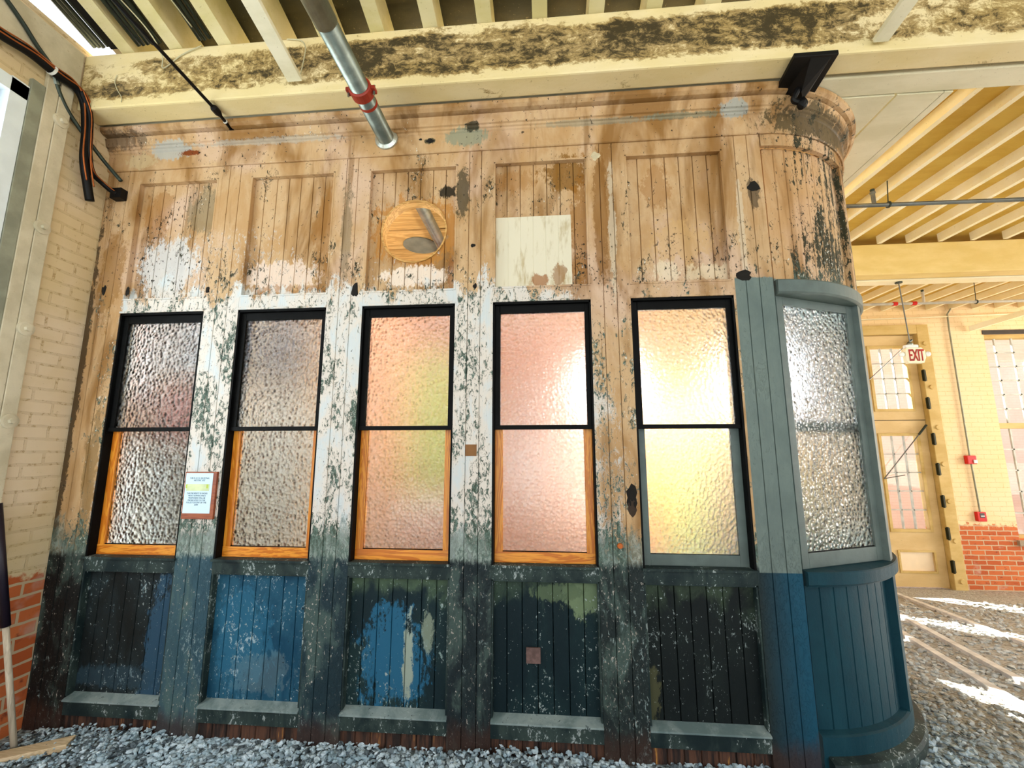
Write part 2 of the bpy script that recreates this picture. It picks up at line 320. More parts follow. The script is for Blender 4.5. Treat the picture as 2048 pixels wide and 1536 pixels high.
def gravel_mat(name, a, b, d, scale=60):
    g = G(name); p = g.pos(); v = g.new('ShaderNodeTexVoronoi'); g.l.new(p, v.inputs['Vector']); v.inputs['Scale'].default_value = scale
    sp = g.new('ShaderNodeSeparateColor'); g.l.new(v.outputs['Color'], sp.inputs[0])
    c = g.mix(sp.outputs[0], lin(a), lin(b)); c = g.mix(g.ss(sp.outputs[1], .7, .9), c, lin(d))
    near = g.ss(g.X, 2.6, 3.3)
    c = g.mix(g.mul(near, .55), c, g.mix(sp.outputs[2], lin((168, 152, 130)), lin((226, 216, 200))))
    h = g.add(g.mul(v.outputs['Distance'], -1.0), g.mul(g.noise(p, 20, 4), .5))
    return g.done(c, .8, g.bump(h, .9, .02), spec=.3)
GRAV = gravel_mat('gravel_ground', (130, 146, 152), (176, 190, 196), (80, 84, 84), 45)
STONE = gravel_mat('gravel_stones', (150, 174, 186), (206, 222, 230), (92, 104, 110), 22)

# ------------------------------------------------------------------ mesh helpers
class MB:
    def __init__(s): s.v = []; s.f = []
    def mesh(s, vs, fs):
        n = len(s.v); s.v += [tuple(map(float, v)) for v in vs]; s.f += [tuple(i+n for i in f) for f in fs]; return s
    def box(s, x0, x1, y0, y1, z0, z1, M=None):
        vs = [Vector((x, y, z)) for x in (x0, x1) for y in (y0, y1) for z in (z0, z1)]
        if M is not None: vs = [M @ v for v in vs]
        return s.mesh(vs, [(0, 1, 3, 2), (4, 6, 7, 5), (0, 4, 5, 1), (2, 3, 7, 6), (0, 2, 6, 4), (1, 5, 7, 3)])
    def tube(s, pts, r, n=12, cap=True):
        pts = [Vector(p) for p in pts]; R = r if isinstance(r, (list, tuple)) else [r]*len(pts)
        rings = []; prev = None
        for i, p in enumerate(pts):
            a = pts[max(i-1, 0)]; b = pts[min(i+1, len(pts)-1)]; t = (b-a).normalized()
            if prev is None: u = t.orthogonal().normalized()
            else: u = (prev - t*prev.dot(t)).normalized()
            prev = u; w = t.cross(u)
            rings.append([p + (u*math.cos(k*2*math.pi/n)+w*math.sin(k*2*math.pi/n))*R[i] for k in range(n)])
        vs = [v for rg in rings for v in rg]; fs = []
        for i in range(len(rings)-1):
            for k in range(n): fs.append((i*n+k, i*n+(k+1) % n, (i+1)*n+(k+1) % n, (i+1)*n+k))
        if cap: fs.append(tuple(range(n-1, -1, -1))); fs.append(tuple((len(rings)-1)*n+k for k in range(n)))
        return s.mesh(vs, fs)
    def sweep(s, prof, path, closed=True):
        """prof: list of (off,z) closed polygon; path: list of (point2d, outward normal2d)"""
        n = len(prof); vs = []; fs = []
        for (p, nn) in path:
            for (o, z) in prof: vs.append((p[0]+nn[0]*o, p[1]+nn[1]*o, z))
        for i in range(len(path)-1):
            for k in range(n): fs.append((i*n+k, (i+1)*n+k, (i+1)*n+(k+1) % n, i*n+(k+1) % n))
        fs.append(tuple(range(n))); fs.append(tuple((len(path)-1)*n+k for k in range(n-1, -1, -1)))
        return s.mesh(vs, fs)
    def prism(s, poly, a, b, plane='xz'):
        """extrude polygon (2d) between a and b along the missing axis"""
        def P(u, v, w):
            return {'xz': (u, w, v), 'xy': (u, v, w), 'yz': (w, u, v)}[plane]
        n = len(poly); vs = [P(u, v, a) for u, v in poly] + [P(u, v, b) for u, v in poly]
        fs = [tuple(range(n)), tuple(range(2*n-1, n-1, -1))] + [(k, k+n, (k+1) % n+n, (k+1) % n) for k in range(n)]
        return s.mesh(vs, fs)
    def build(s, name, mat, parent=None, bevel=0.0, smooth=False, label=None):
        me = bpy.data.meshes.new(name); me.from_pydata(s.v, [], s.f); me.update()
        bm = bmesh.new(); bm.from_mesh(me); bmesh.ops.recalc_face_normals(bm, faces=bm.faces[:])
        if bevel: bmesh.ops.bevel(bm, geom=bm.edges[:], offset=bevel, segments=2, affect='EDGES', clamp_overlap=True, profile=.6)
        bm.to_mesh(me); bm.free()
        if smooth:
            for p in me.polygons: p.use_smooth = True
        o = bpy.data.objects.new(name, me); COL.objects.link(o)
        if mat: me.materials.append(mat)
        if parent is not None:
            o.parent = parent; o.matrix_parent_inverse = Matrix.Translation(-parent_loc(parent))
        if label: o['label'] = label
        return o
_loc = {}
def parent_loc(p):
    v = Vector((0, 0, 0))
    if p.type == 'MESH': return v
    while p is not None:
        v += Vector(_loc.get(p.name, (0, 0, 0))); p = None if p.parent is None else p.parent
    return v
def thing(name, label, cat, loc=(0, 0, 0), group=None):
    o = bpy.data.objects.new(name, None); COL.objects.link(o); o.location = loc; _loc[o.name] = loc; o.empty_display_size = .1
    o['label'] = label; o['category'] = cat
    if group: o['group'] = group
    return o
def tag(o, label, cat, group=None, kind=None):
    o['label'] = label; o['category'] = cat
    if group: o['group'] = group
    if kind: o['kind'] = kind
    return o
def struct(o, label, cat):
    o['kind'] = 'structure'; o['label'] = label; o['category'] = cat; return o
def bx(name, m, x0, x1, y0, y1, z0, z1, parent=None, bevel=0.0, label=None):
    return MB().box(x0, x1, y0, y1, z0, z1).build(name, m, parent, bevel, label=label)
def copy_tree(o, off, label=None):
    c = o.copy(); COL.objects.link(c); c.location = Vector(o.location)+Vector(off)
    if label: c['label'] = label
    def kids(src, dst):
        for k in src.children:
            d = k.copy(); COL.objects.link(d); d.parent = dst; d.matrix_parent_inverse = k.matrix_parent_inverse.copy(); kids(k, d)
    kids(o, c); return c

def wall_boxes(mb, plane, u0, u1, z0, z1, holes, a, b):
    us = sorted({u0, u1} | {h[0] for h in holes} | {h[1] for h in holes}); zs = sorted({z0, z1} | {h[2] for h in holes} | {h[3] for h in holes})
    for i in range(len(us)-1):
        for j in range(len(zs)-1):
            cu, cz = (us[i]+us[i+1])/2, (zs[j]+zs[j+1])/2
            if any(h[0] < cu < h[1] and h[2] < cz < h[3] for h in holes): continue
            if plane == 'x': mb.box(a, b, us[i], us[i+1], zs[j], zs[j+1])
            else: mb.box(us[i], us[i+1], a, b, zs[j], zs[j+1])
    return mb
def blob(c, r, sub=2, seed=0, squash=(1, 1, 1), amp=.25):
    bm = bmesh.new(); bmesh.ops.create_icosphere(bm, subdivisions=sub, radius=1.0); rnd = random.Random(seed); ph = [rnd.uniform(0, 6) for _ in range(3)]
    vs = []
    for v in bm.verts:
        k = r*(1+amp*(math.sin(v.co.x*4+ph[0])+math.sin(v.co.y*5+ph[1])+math.sin(v.co.z*4+ph[2]))/3)
        vs.append((c[0]+v.co.x*k*squash[0], c[1]+v.co.y*k*squash[1], c[2]+v.co.z*k*squash[2]))
    fs = [tuple(v.index for v in f.verts) for f in bm.faces]; bm.free(); return vs, fs

def FZ(y): return 0.0 if y < .3 else -.12259*(y-.3)

# ------------------------------------------------------------------ ground
def grid_ground():
    xs = [-60, -10, -2.87, -2, -1, 0, 1, 2, 2.5, 3, 4, 6, 8, 12, 60]; ys = [-60, -12, -4, -2, -1, -.3, .3, 1, 2, 3, 4, 5, 5.7, 8, 60]
    vs = [(x, y, FZ(min(y, 8))) for x in xs for y in ys]; n = len(ys)
    fs = [(i*n+j, (i+1)*n+j, (i+1)*n+j+1, i*n+j+1) for i in range(len(xs)-1) for j in range(n-1)]
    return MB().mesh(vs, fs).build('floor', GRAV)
struct(grid_ground(), 'gravel floor of the old brick car barn', 'floor')

def stones():
    rs = np.random.RandomState(3)
    bm = bmesh.new(); bmesh.ops.create_icosphere(bm, subdivisions=1, radius=1.0)
    bv = np.array([v.co[:] for v in bm.verts]); bf = np.array([[v.index for v in f.verts] for f in bm.faces]); bm.free()
    P = []
    for _ in range(9000):       # strip heaped along the foot of the booth
        x = rs.uniform(-2.75, 2.0); y = rs.uniform(-.62, .03)
        hump = .028+.022*math.sin(x*2.3+1)+.02*math.sin(x*5.1)
        r = rs.uniform(.007, .016)
        if x < -2.1: r *= .75
        P.append((x, y, max(0, hump)*(1-abs(y+.12)/.6)*rs.uniform(.2, 1)+r*.3, r))
    n = 0
    while n < 9000:
        x = rs.uniform(1.9, 7.5); y = rs.uniform(-.9, 4.6); d = math.hypot(x-.45, y+2.7)
        if rs.rand() > (3.0/d)**2.6: continue
        if (x-1.9)**2+(y-.955)**2 < 1.0 and x > 1.9: continue
        if x < 2.86 and y > .5: continue
        r = rs.uniform(.008, .02)*(1+.12*max(0, d-3)); P.append((x, y, FZ(y)+r*.25, r)); n += 1
    P = np.array(P); N = len(P)
    V = bv[None]*(1+.28*rs.randn(N, 12, 1)).clip(.6, 1.5)
    V *= np.stack([rs.uniform(.8, 1.5, N), rs.uniform(.7, 1.1, N), rs.uniform(.45, .85, N)], 1)[:, None, :]
    a = rs.uniform(0, 6.28, N); ca, sa = np.cos(a), np.sin(a); x = V[..., 0]*ca[:, None]-V[..., 1]*sa[:, None]; y = V[..., 0]*sa[:, None]+V[..., 1]*ca[:, None]
    V = np.stack([x, y, V[..., 2]], -1)*P[:, 3][:, None, None]+P[:, None, :3]
    F = bf[None]+(np.arange(N)*12)[:, None, None]
    me = bpy.data.meshes.new('gravel_stones'); me.from_pydata(V.reshape(-1, 3).tolist(), [], F.reshape(-1, 3).tolist()); me.materials.append(STONE)
    o = bpy.data.objects.new('gravel_stones', me); COL.objects.link(o)
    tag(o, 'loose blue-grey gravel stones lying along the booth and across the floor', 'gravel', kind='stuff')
stones()

# ------------------------------------------------------------------ left brick wall, its window and timber
XL = -2.87
o = wall_boxes(MB(), 'x', -5.2, 5.7, -.8, 4.62, [(-2.3, -.55, .9, 4.05), (.42, 1.0, 2.1, 3.6), (.5, 1.05, .5, 1.8)], XL-.35, XL).build('wall_left', WALL_L)
struct(o, 'painted brick wall at the left, raw red brick near the ground', 'wall')
bx('wall_plate', TIMB, XL-.2, XL+.015, -5.2, -.29, 4.30, 4.56)
struct(bpy.data.objects['wall_plate'], 'long cream timber along the top of the left wall', 'timber'); bpy.data.objects['wall_plate'].name = 'trim_1'
w = thing('window_1', 'white framed window at the far left edge in the painted brick wall', 'window', (XL, -1.4, .9)); w['kind'] = 'structure'
m = MB(); m.box(XL-.28, XL+.02, -2.3, -.55, 3.95, 4.04); m.box(XL-.28, XL+.02, -.64, -.551, .9, 4.05); m.box(XL-.28, XL+.02, -2.3, -2.22, .9, 4.05); m.box(XL-.28, XL+.02, -2.3, -.55, .9, .98)
m.build('window_frame', PWHITE, w)
m = MB(); m.box(XL-.09, XL-.05, -.69, -.641, .98, 3.95); m.box(XL-.09, XL-.05, -2.22, -2.17, .98, 3.95); m.box(XL-.09, XL-.05, -2.17, -.69, 3.90, 3.95); m.box(XL-.09, XL-.05, -2.17, -.69, 2.3, 2.36)
m.build('window_sash', simple('blue_sash', (44, 84, 150), .4), w)
bx('glass_pane', CLEAR, XL-.072, XL-.068, -2.17, -.69, .98, 3.90, w)
bx('casing', simple('grey_green_casing', (150, 152, 132), .5), XL-.02, XL+.025, -.548, -.475, .85, 4.12, w, .004)
t = thing('timber_post', 'cream wall timber with round bolt washers beside the left window', 'timber', (XL, -.4, 0))
m = MB(); m.box(XL+.001, XL+.03, -.474, -.405, 0, 4.297); m.box(XL+.001, XL+.034, -.402, -.325, 0, 4.297); m.build('plank', TIMB, t, .004)
for (y, z) in ((-.372, 3.957), (-.37, 3.178), (-.362, 2.494), (-.36, 1.91), (-.365, 1.28)):
    x0 = XL+.034
    wv = MB().tube([(x0-.004, y, z), (x0+.008, y, z), (x0+.011, y, z)], [.046, .046, .036], 20).build('washer', TIMB, t, smooth=False)
    b_ = MB().tube([(x0+.008, y, z), (x0+.03, y, z)], .017, 6).build('bolt', TIMB, t)
# windows added in the left wall to brighten the booth behind the pebbled glass
for i, (y0, y1, z0, z1) in enumerate(((.42, 1.0, 2.1, 3.6), (.5, 1.05, .5, 1.8))):
    w = thing('window_%d' % (i+2), ['upper window added in the brick wall to light the booth', 'lower window added in the brick wall to light the booth'][i], 'window', (XL, y0, z0)); w['kind'] = 'structure'
    m = MB(); t_ = .05
    for bxs in ((y0, y0+t_, z0, z1), (y1-t_, y1, z0, z1), (y0, y1, z0, z0+t_), (y0, y1, z1-t_, z1), (y0, y1, (z0+z1)/2-.02, (z0+z1)/2+.02)): m.box(XL-.2, XL-.14, *bxs)
    m.build('window_frame', simple('dark_blue_frame', (40, 52, 66), .5), w)
    bx('glass_pane', CLEAR, XL-.172, XL-.168, y0+t_, y1-t_, z0+t_, z1-t_, w)

# ------------------------------------------------------------------ far wall with carriage doors and windows
YF = 5.7
holes = [(5.3, 7.40, -1.2, 3.90), (8.57, 10.2, .18, 3.88), (.95, 2.05, .3, 3.7), (2.95, 3.7, .3, 3.7), (-2.1, -1.45, .5, 3.0), (-.2, .3, .6, 3.4), (11.2, 12.8, .18, 3.88)]
o = wall_boxes(MB(), 'y', XL-.35, 16, -1.2, 4.62, holes, YF, YF+.4).build('wall_back', WALL_F)
struct(o, 'far cream painted brick wall with orange brick showing at its foot', 'wall')
# carriage door, two leaves
FZ7 = FZ(5.7)
df = thing('door_1', 'tall tan carriage door with glazed lights beyond the curved bay', 'door', (6.35, YF, FZ7)); df['kind'] = 'structure'
m = MB(); m.box(7.385, 7.59, YF-.05, YF+.25, FZ7-.05, 4.06); m.box(5.1, 5.31, YF-.05, YF+.25, FZ7-.05, 4.06); m.box(5.31, 7.385, YF-.05, YF+.25, 3.885, 4.06)
dfr = m.build('door_frame', DOORF, df, .01)
for (x, z) in ((7.49, 3.69), (7.49, 2.865), (7.49, 2.128), (7.49, 1.474), (7.49, .828), (7.49, .156), (7.5, -.51)):
    MB().tube([(x, YF-.05, z), (x, YF-.07, z)], [.045, .035], 10).build('bolt_head', DOORF, dfr)
def leaf(x0, x1, gx0, gx1, lab):
    zb = FZ7+.02
    m = MB(); wall_boxes(m, 'y', x0, x1, zb, 3.875, [(gx0, gx1, .33, 1.98), (gx0, gx1, 2.48, 3.63), (gx0+.06, gx1, -.38, -.06)], YF+.05, YF+.12)
    L = m.build('door_leaf', DOORM, df, label=lab)
    bx('transom_gap', simple('dark_seam', (90, 70, 40), .8), x0, x1, YF+.046, YF+.05, 2.262, 2.275, L)
    for (z0, z1, rows) in ((.33, 1.98, 5), (2.48, 3.63, 4)):
        m = MB()
        for k in (1, 2): xx = gx0+(gx1-gx0)*k/3; m.box(xx-.009, xx+.009, YF+.06, YF+.1, z0, z1)
        for k in range(1, rows): zz = z0+(z1-z0)*k/rows; m.box(gx0, gx1, YF+.06, YF+.1, zz-.009, zz+.009)
        m.build('muntin_bars', MUNT, L)
        m = MB(); e = .05
        for b4 in ((gx0-e, gx0, z0-e, z1+e), (gx1, gx1+e, z0-e, z1+e), (gx0, gx1, z1, z1+e), (gx0, gx1, z0-e, z0)): m.box(b4[0], b4[1], YF+.032, YF+.05, b4[2], b4[3])
        m.build('glazing_bead', DOORF, L, .004)
        bx('glass_pane', CLEAR, gx0, gx1, YF+.078, YF+.082, z0, z1, L)
    bx('kick_panel', simple('pale_kick_panel', (240, 216, 180), .6, var=.02), gx0+.06, gx1, YF+.075, YF+.085, -.38, -.06, L)
    m = MB(); e = .035
    for b4 in ((gx0+.06-e, gx0+.06, -.38-e, -.06+e), (gx1, gx1+e, -.38-e, -.06+e), (gx0+.06, gx1, -.06, -.06+e), (gx0+.06, gx1, -.38-e, -.38)): m.box(b4[0], b4[1], YF+.035, YF+.05, b4[2], b4[3])
    m.build('panel_moulding', DOORF, L, .004)
    return L
R_ = leaf(6.352, 7.38, 6.575, 7.19, 'right leaf with three columns of panes')
leaf(5.315, 6.348, 5.5, 6.12, 'left leaf half hidden behind the curved bay')
for z in (3.083, 2.569, 1.92, 1.385, .827, .281, -.27):
    m = MB(); m.box(7.36, 7.425, YF-.062, YF-.045, z-.1, z+.1); m.tube([(7.385, YF-.07, z-.11), (7.385, YF-.07, z+.11)], .016, 8); m.build('hinge', simple('dark_hinge', (50, 48, 24), .5, .5) if z == 3.083 else bpy.data.materials['dark_hinge'], df)
for pts in ([(6.459, YF-.02, 3.022), (7.304, YF-.02, 3.774)], [(6.494, YF-.02, 1.214), (7.334, YF-.02, 2.175)], [(6.494, YF-.02, 1.214), (6.848, YF-.02, 1.277)]):
    MB().tube(pts, .009, 6).build('door_stay', STEELG, df)
for pts in ([(7.22, YF-.02, 3.70), (7.304, YF-.02, 3.774)], [(7.18, YF-.02, 2.0), (7.334, YF-.02, 2.175)]):
    MB().tube(pts, .018, 6).build('stay_handle', DKC, df)
def far_window(idx, x0, x1, z0, z1, lab, cols=5, rows=(5, 6)):
    w = thing('window_%d' % idx, lab, 'window', (x0, YF, z0)); w['kind'] = 'structure'
    m = MB(); e = .07
    for b4 in ((x0, x0+e, z0, z1), (x1-e, x1, z0, z1), (x0, x1, z1-e, z1), (x0, x1, z0, z0+.05)): m.box(b4[0], b4[1], YF+.16, YF+.3, b4[2], b4[3])
    m.build('window_frame', DOORF, w)
    zm = z0+(z1-z0)*.535
    for (a, b, r) in ((z0+.05, zm-.05, rows[0]), (zm+.05, z1-e, rows[1])):
        m = MB()
        for k in range(1, cols): xx = x0+e+(x1-x0-2*e)*k/cols; m.box(xx-.012, xx+.012, YF+.2, YF+.23, a, b)
        for k in range(1, r): zz = a+(b-a)*k/r; m.box(x0+e, x1-e, YF+.2, YF+.23, zz-.012, zz+.012)
        m.build('muntin_bars', MUNT, w)
    bx('meeting_rail', DOORF, x0+e, x1-e, YF+.17, YF+.26, zm-.05, zm+.05, w)
    bx('glass_pane', CLEAR, x0+e, x1-e, YF+.213, YF+.217, z0+.05, z1-e, w)
    bx('lintel_shadow_board', simple('lintel_shade', (60, 50, 40), .7), x0-.02, x1+.02, YF-.01, YF+.02, z1-.03, z1+.05, w)  # dark strip painted as the shadow at the window lintel
    bx('window_sill', simple('stone_sill', (170, 150, 124), .7), x0-.05, x1+.05, YF-.05, YF+.3, z0-.09, z0-.001, w, .005)
far_window(4, 8.57, 10.2, .18, 3.88, 'tall many-paned window at the right edge of the far wall')
far_window(5, .95, 2.05, .3, 3.7, 'tall window in the far wall seen blurred through the fifth booth window', 2)
far_window(6, 2.95, 3.7, .3, 3.7, 'tall window in the far wall seen blurred behind the grey post', 2)
far_window(7, -2.1, -1.45, .5, 3.0, 'window in the far wall seen blurred through the third booth window', 2)
far_window(8, -.2, .3, .6, 3.4, 'window in the far wall seen blurred through the middle booth window', 2)
far_window(9, 11.2, 12.8, .18, 3.88, 'tall window in the far wall beyond the right edge')
bd = bx('brick_building', PINK, 2, 30, 12, 16, -1.5, 9); tag(bd, 'pale pink brick building outside the far windows', 'building')

# conduit, strobe and pull station on the far wall
t = thing('fire_alarm_conduit', 'thin grey conduit running down the far wall to the red alarm boxes', 'conduit', (7.98, YF, .6))
m = MB(); m.tube([(8.25, YF-.03, 4.5), (8.1, YF-.03, 4.42), (7.98, YF-.03, 4.25), (7.97, YF-.03, 4.0), (7.965, YF-.03, 1.62)], .013, 8); m.tube([(7.97, YF-.03, 1.48), (7.985, YF-.03, .64)], .013, 8); m.build('conduit_run', simple('conduit_grey', (150, 150, 128), .5, .3), t)
t = thing('alarm_strobe', 'small red alarm strobe with a white lens above the pull station', 'alarm', (7.96, YF, 1.55))
bx('housing', ALARM, 7.885, 8.04, YF-.07, YF, 1.475, 1.625, t, .012); bx('lens', WHITE, 7.975, 8.035, YF-.085, YF-.07, 1.49, 1.55, t, .005)
t = thing('fire_pull_station', 'red fire alarm pull station low on the far brick wall', 'alarm', (7.98, YF, .567))
bx('housing', ALARM, 7.91, 8.055, YF-.06, YF, .49, .65, t, .008); bx('window_plate', simple('pull_plate', (60, 60, 64), .4), 7.95, 8.02, YF-.064, YF-.06, .555, .63, t); bx('handle', WHITE, 7.955, 8.015, YF-.07, YF-.064, .575, .59, t)

# ------------------------------------------------------------------ beams, roof decks and joists
bt = MB().box(XL+.0, 14, -.275, -.12, 4.13, 4.572).build('trim_2', CREAMM, None, .012); struct(bt, 'long mould-stained cream beam above the booth', 'beam')
bt = MB().box(XL+.0, 14, -.088, .075, 4.132, 4.572).build('trim_3', CREAM, None, .008); struct(bt, 'second cream timber behind the mouldy beam', 'beam')
BM2 = cream('second_beam_paint', (222, 192, 118), (232, 204, 136))
bt = MB().box(2.95, 14, 2.82, 3.0, 3.94, 4.348).build('trim_4', BM2, None, .01); struct(bt, 'yellowish second beam across the rear bay', 'beam')
bt = MB().box(2.95, 14, 3.03, 3.21, 3.935, 4.348).build('trim_5', YELJ, None, .01); struct(bt, 'rear timber of the second beam', 'beam')
for i, (a, b) in enumerate(((2.3, 2.85), (2.865, 3.16), (3.165, 3.22))):
    struct(MB().box(a, b, .08, 2.8, 4.125, 4.2).build('trim_%d' % (6+i), CREAM, None, .003), ['soffit board over the booth corner', 'middle soffit board beside the booth corner', 'outer soffit board beside the first yellow joist'][i], 'board')
# front shed roof slopes up towards the camera
def zr(y): return 4.572 + .242*(-.25-y)
def sloped(mb, x0, x1, y0, y1, dz0, dz1):
    vs = [(x, y, zr(y)+d) for x in (x0, x1) for y in (y0, y1) for d in (dz0, dz1)]
    return mb.mesh(vs, [(0, 1, 3, 2), (4, 6, 7, 5), (0, 4, 5, 1), (2, 3, 7, 6), (0, 2, 6, 4), (1, 5, 7, 3)])
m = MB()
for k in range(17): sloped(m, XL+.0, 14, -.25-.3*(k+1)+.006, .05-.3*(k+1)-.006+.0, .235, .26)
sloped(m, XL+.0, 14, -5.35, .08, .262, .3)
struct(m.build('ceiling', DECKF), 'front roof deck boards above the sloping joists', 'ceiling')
first = None
n = 0; x = -2.54
while x < 8.5:
    if abs(x+1.07) > .09 or True:
        m = MB(); sloped(m, x-.05, x+.05, -5.3, .07, .002, .235); o = m.build('ceiling_joist', JOISTF)
        
        where = 'over the dark conduits' if x < -1.7 else 'beside the hanging strap board' if x < -.9 else 'next to the galvanised pipe' if x < -.2 else 'over the middle of the booth' if x < 1.2 else 'towards the brace board at the right' if x < 2.6 else 'beyond the brace board'
        tag(o, 'cream front roof joist on the mouldy beam ' + where, 'joist', 'front roof joists')
    x += .372
# rear ceiling
m = MB()
m.box(2.8, 16, .08, YF, 4.455, 4.53); struct(m.build('ceiling.001', YEL), 'yellow plank ceiling of the rear bay', 'ceiling')
xs = [3.33, 3.66, 4.03, 4.43, 4.85, 5.2, 5.58, 5.96, 6.34, 6.72, 7.1, 7.5, 7.9, 8.3, 8.7, 9.1, 9.5, 9.9, 10.3, 10.7]
for k, x in enumerate(xs):
    dx = -.11
    for (y0, y1, grp, lab) in ((.08, 2.815, 'rear bay joists', 'pale joist under the yellow ceiling between the two beams'), (3.215, YF, 'joists at the far wall', 'pale joist under the yellow ceiling beyond the second beam')):
        sh = 0 if y0 < 1 else .0
        xa, xb = x+dx*(y0-.08)/2.7+sh, x+dx*(y1-.08)/2.7+sh
        vs = [(xx+s, yy, z) for (xx, yy) in ((xa, y0), (xb, y1)) for s in (-.025, .025) for z in (4.352, 4.455)]
        o = MB().mesh(vs, [(0, 1, 3, 2), (4, 6, 7, 5), (0, 4, 5, 1), (2, 3, 7, 6), (0, 2, 6, 4), (1, 5, 7, 3)]).build('ceiling_joist', YELJ); tag(o, lab, 'joist', grp)
# nailed-up straps
m = MB()
d = Vector((.0118*1, 1, -.242))
def strap(name, a, b, wv, th, mat):
    a = Vector(a); b = Vector(b); t_ = (b-a).normalized(); s_ = Vector(wv); n_ = t_.cross(s_).normalized()
    vs = [p+s_*i+n_*j for p in (a, b) for i in (-1, 1) for j in (0, th)]
    return MB().mesh(vs, [(0, 1, 3, 2), (4, 6, 7, 5), (0, 4, 5, 1), (2, 3, 7, 6), (0, 2, 6, 4), (1, 5, 7, 3)]).build(name, mat, None, .002)
tag(strap('hanging_strap_board', (-1.225, -.30, 4.20), (-1.225, -2.3, 4.20+.2*2.0), (.05, 0, 0), .03, CREAM), 'pale board hung under the joists left of the galvanised pipe', 'board')
tag(strap('brace_board', (2.49, -.30, 4.165), (2.52, -1.1, 4.30), (.042, 0, 0), .03, CREAM), 'pale brace board above the mouldy beam at the upper right', 'board')
tag(strap('brace_board', (8.32, YF-.02, 3.95), (9.6, 4.6, 4.34), (.0, 0, .05), .06, YELJ), 'pale diagonal brace on the far wall above the right window', 'board')

# dark conduits tucked between the left joists
for (x, dz, r) in ((-2.79, .05, .016), (-2.755, .045, .014), (-2.72, .04, .014), (-2.685, .05, .016), (-2.44, .03, .015), (-2.405, .03, .013), (-2.37, .035, .015), (-2.33, .03, .013), (-2.285, .04, .02), (-2.24, .05, .014), (-1.97, .03, .013), (-1.935, .03, .013), (-1.90, .04, .013)):
    o = MB().tube([(x, -.285, zr(-.285)+dz), (x, -4.5, zr(-4.5)+dz)], r, 8).build('conduit', DKC, smooth=True); tag(o, 'dark metal conduit running between the left roof joists', 'conduit', 'conduits between the left joists')
bx('duct_back_board', BLK, 0, 0, 0, 0, 0, 0) if False else None
m = MB(); sloped(m, -2.66, -2.6, -4.6, -.283, .02, .22); o = m.build('cable_tray', BLK); tag(o, 'black cable tray between the wall and the first joist', 'cable tray')

# ------------------------------------------------------------------ the booth
B = thing('wooden_booth', 'old wooden booth with six windows, curved bay and peeling tan, white and teal paint', 'booth', (0, .3, 0))
BX0, PW = -2.6077, .9018
OPW = .6454
def op(i): return BX0+PW*i, BX0+PW*i+OPW
CXY = (1.9, .955); RB = .955
def arc(th, r): return (CXY[0]+r*math.sin(th), CXY[1]-r*math.cos(th))
def arc_path(t0, t1, n=None):
    n = n or max(2, int(abs(t1-t0)/.035)+1)
    return [(arc(t0+(t1-t0)*k/n, RB), (math.sin(t0+(t1-t0)*k/n), -math.cos(t0+(t1-t0)*k/n))) for k in range(n+1)]
def line_path(x0, x1): return [((x0, 0), (0, -1)), ((x1, 0), (0, -1))]
H90 = math.pi/2
def grooved(mb, x0, x1, z0, z1, y, n, th=.02, gw=.0035, gd=.012):
    """tongue-and-groove boards as one panel"""
    pr = [(x0, y)]
    for k in range(1, n):
        xx = x0+(x1-x0)*k/n; pr += [(xx-gw, y), (xx, y+gd), (xx+gw, y)]
    pr += [(x1, y), (x1, y+th), (x0, y+th)]
    return mb.prism(pr, z0, z1, 'xy')
def curved_boards(mb, t0, t1, z0, z1, r, n, th=.02, gd=.007):
    pr = []
    for k in range(n):
        a = t0+(t1-t0)*k/n; b = t0+(t1-t0)*(k+1)/n
        if k: pr.append(arc(a, r-gd))
        for q in range(5):
            pr.append(arc(a+.0045+(b-a-.009)*q/4, r))
    back = [arc(t1+(t0-t1)*k/20, r-th) for k in range(21)]
    return mb.prism(pr+back, z0, z1, 'xy')
# posts
posts = [(-2.868, BX0, 3)] + [(op(i)[1], op(i+1)[0], 3) for i in range(4)] + [(op(4)[1], 1.892, 3)]
labs = ['corner post against the brick wall', None, None, None, 'post with weathered white streaks and an orange plug', 'smooth grey painted post, teal below']
for i, (a, b, n) in enumerate(posts):
    m = MB(); grooved(m, a, b, 0.0, 3.828, 0.0, n, .1, .003, .009)
    P_ = m.build('post', T, B, label=labs[i])
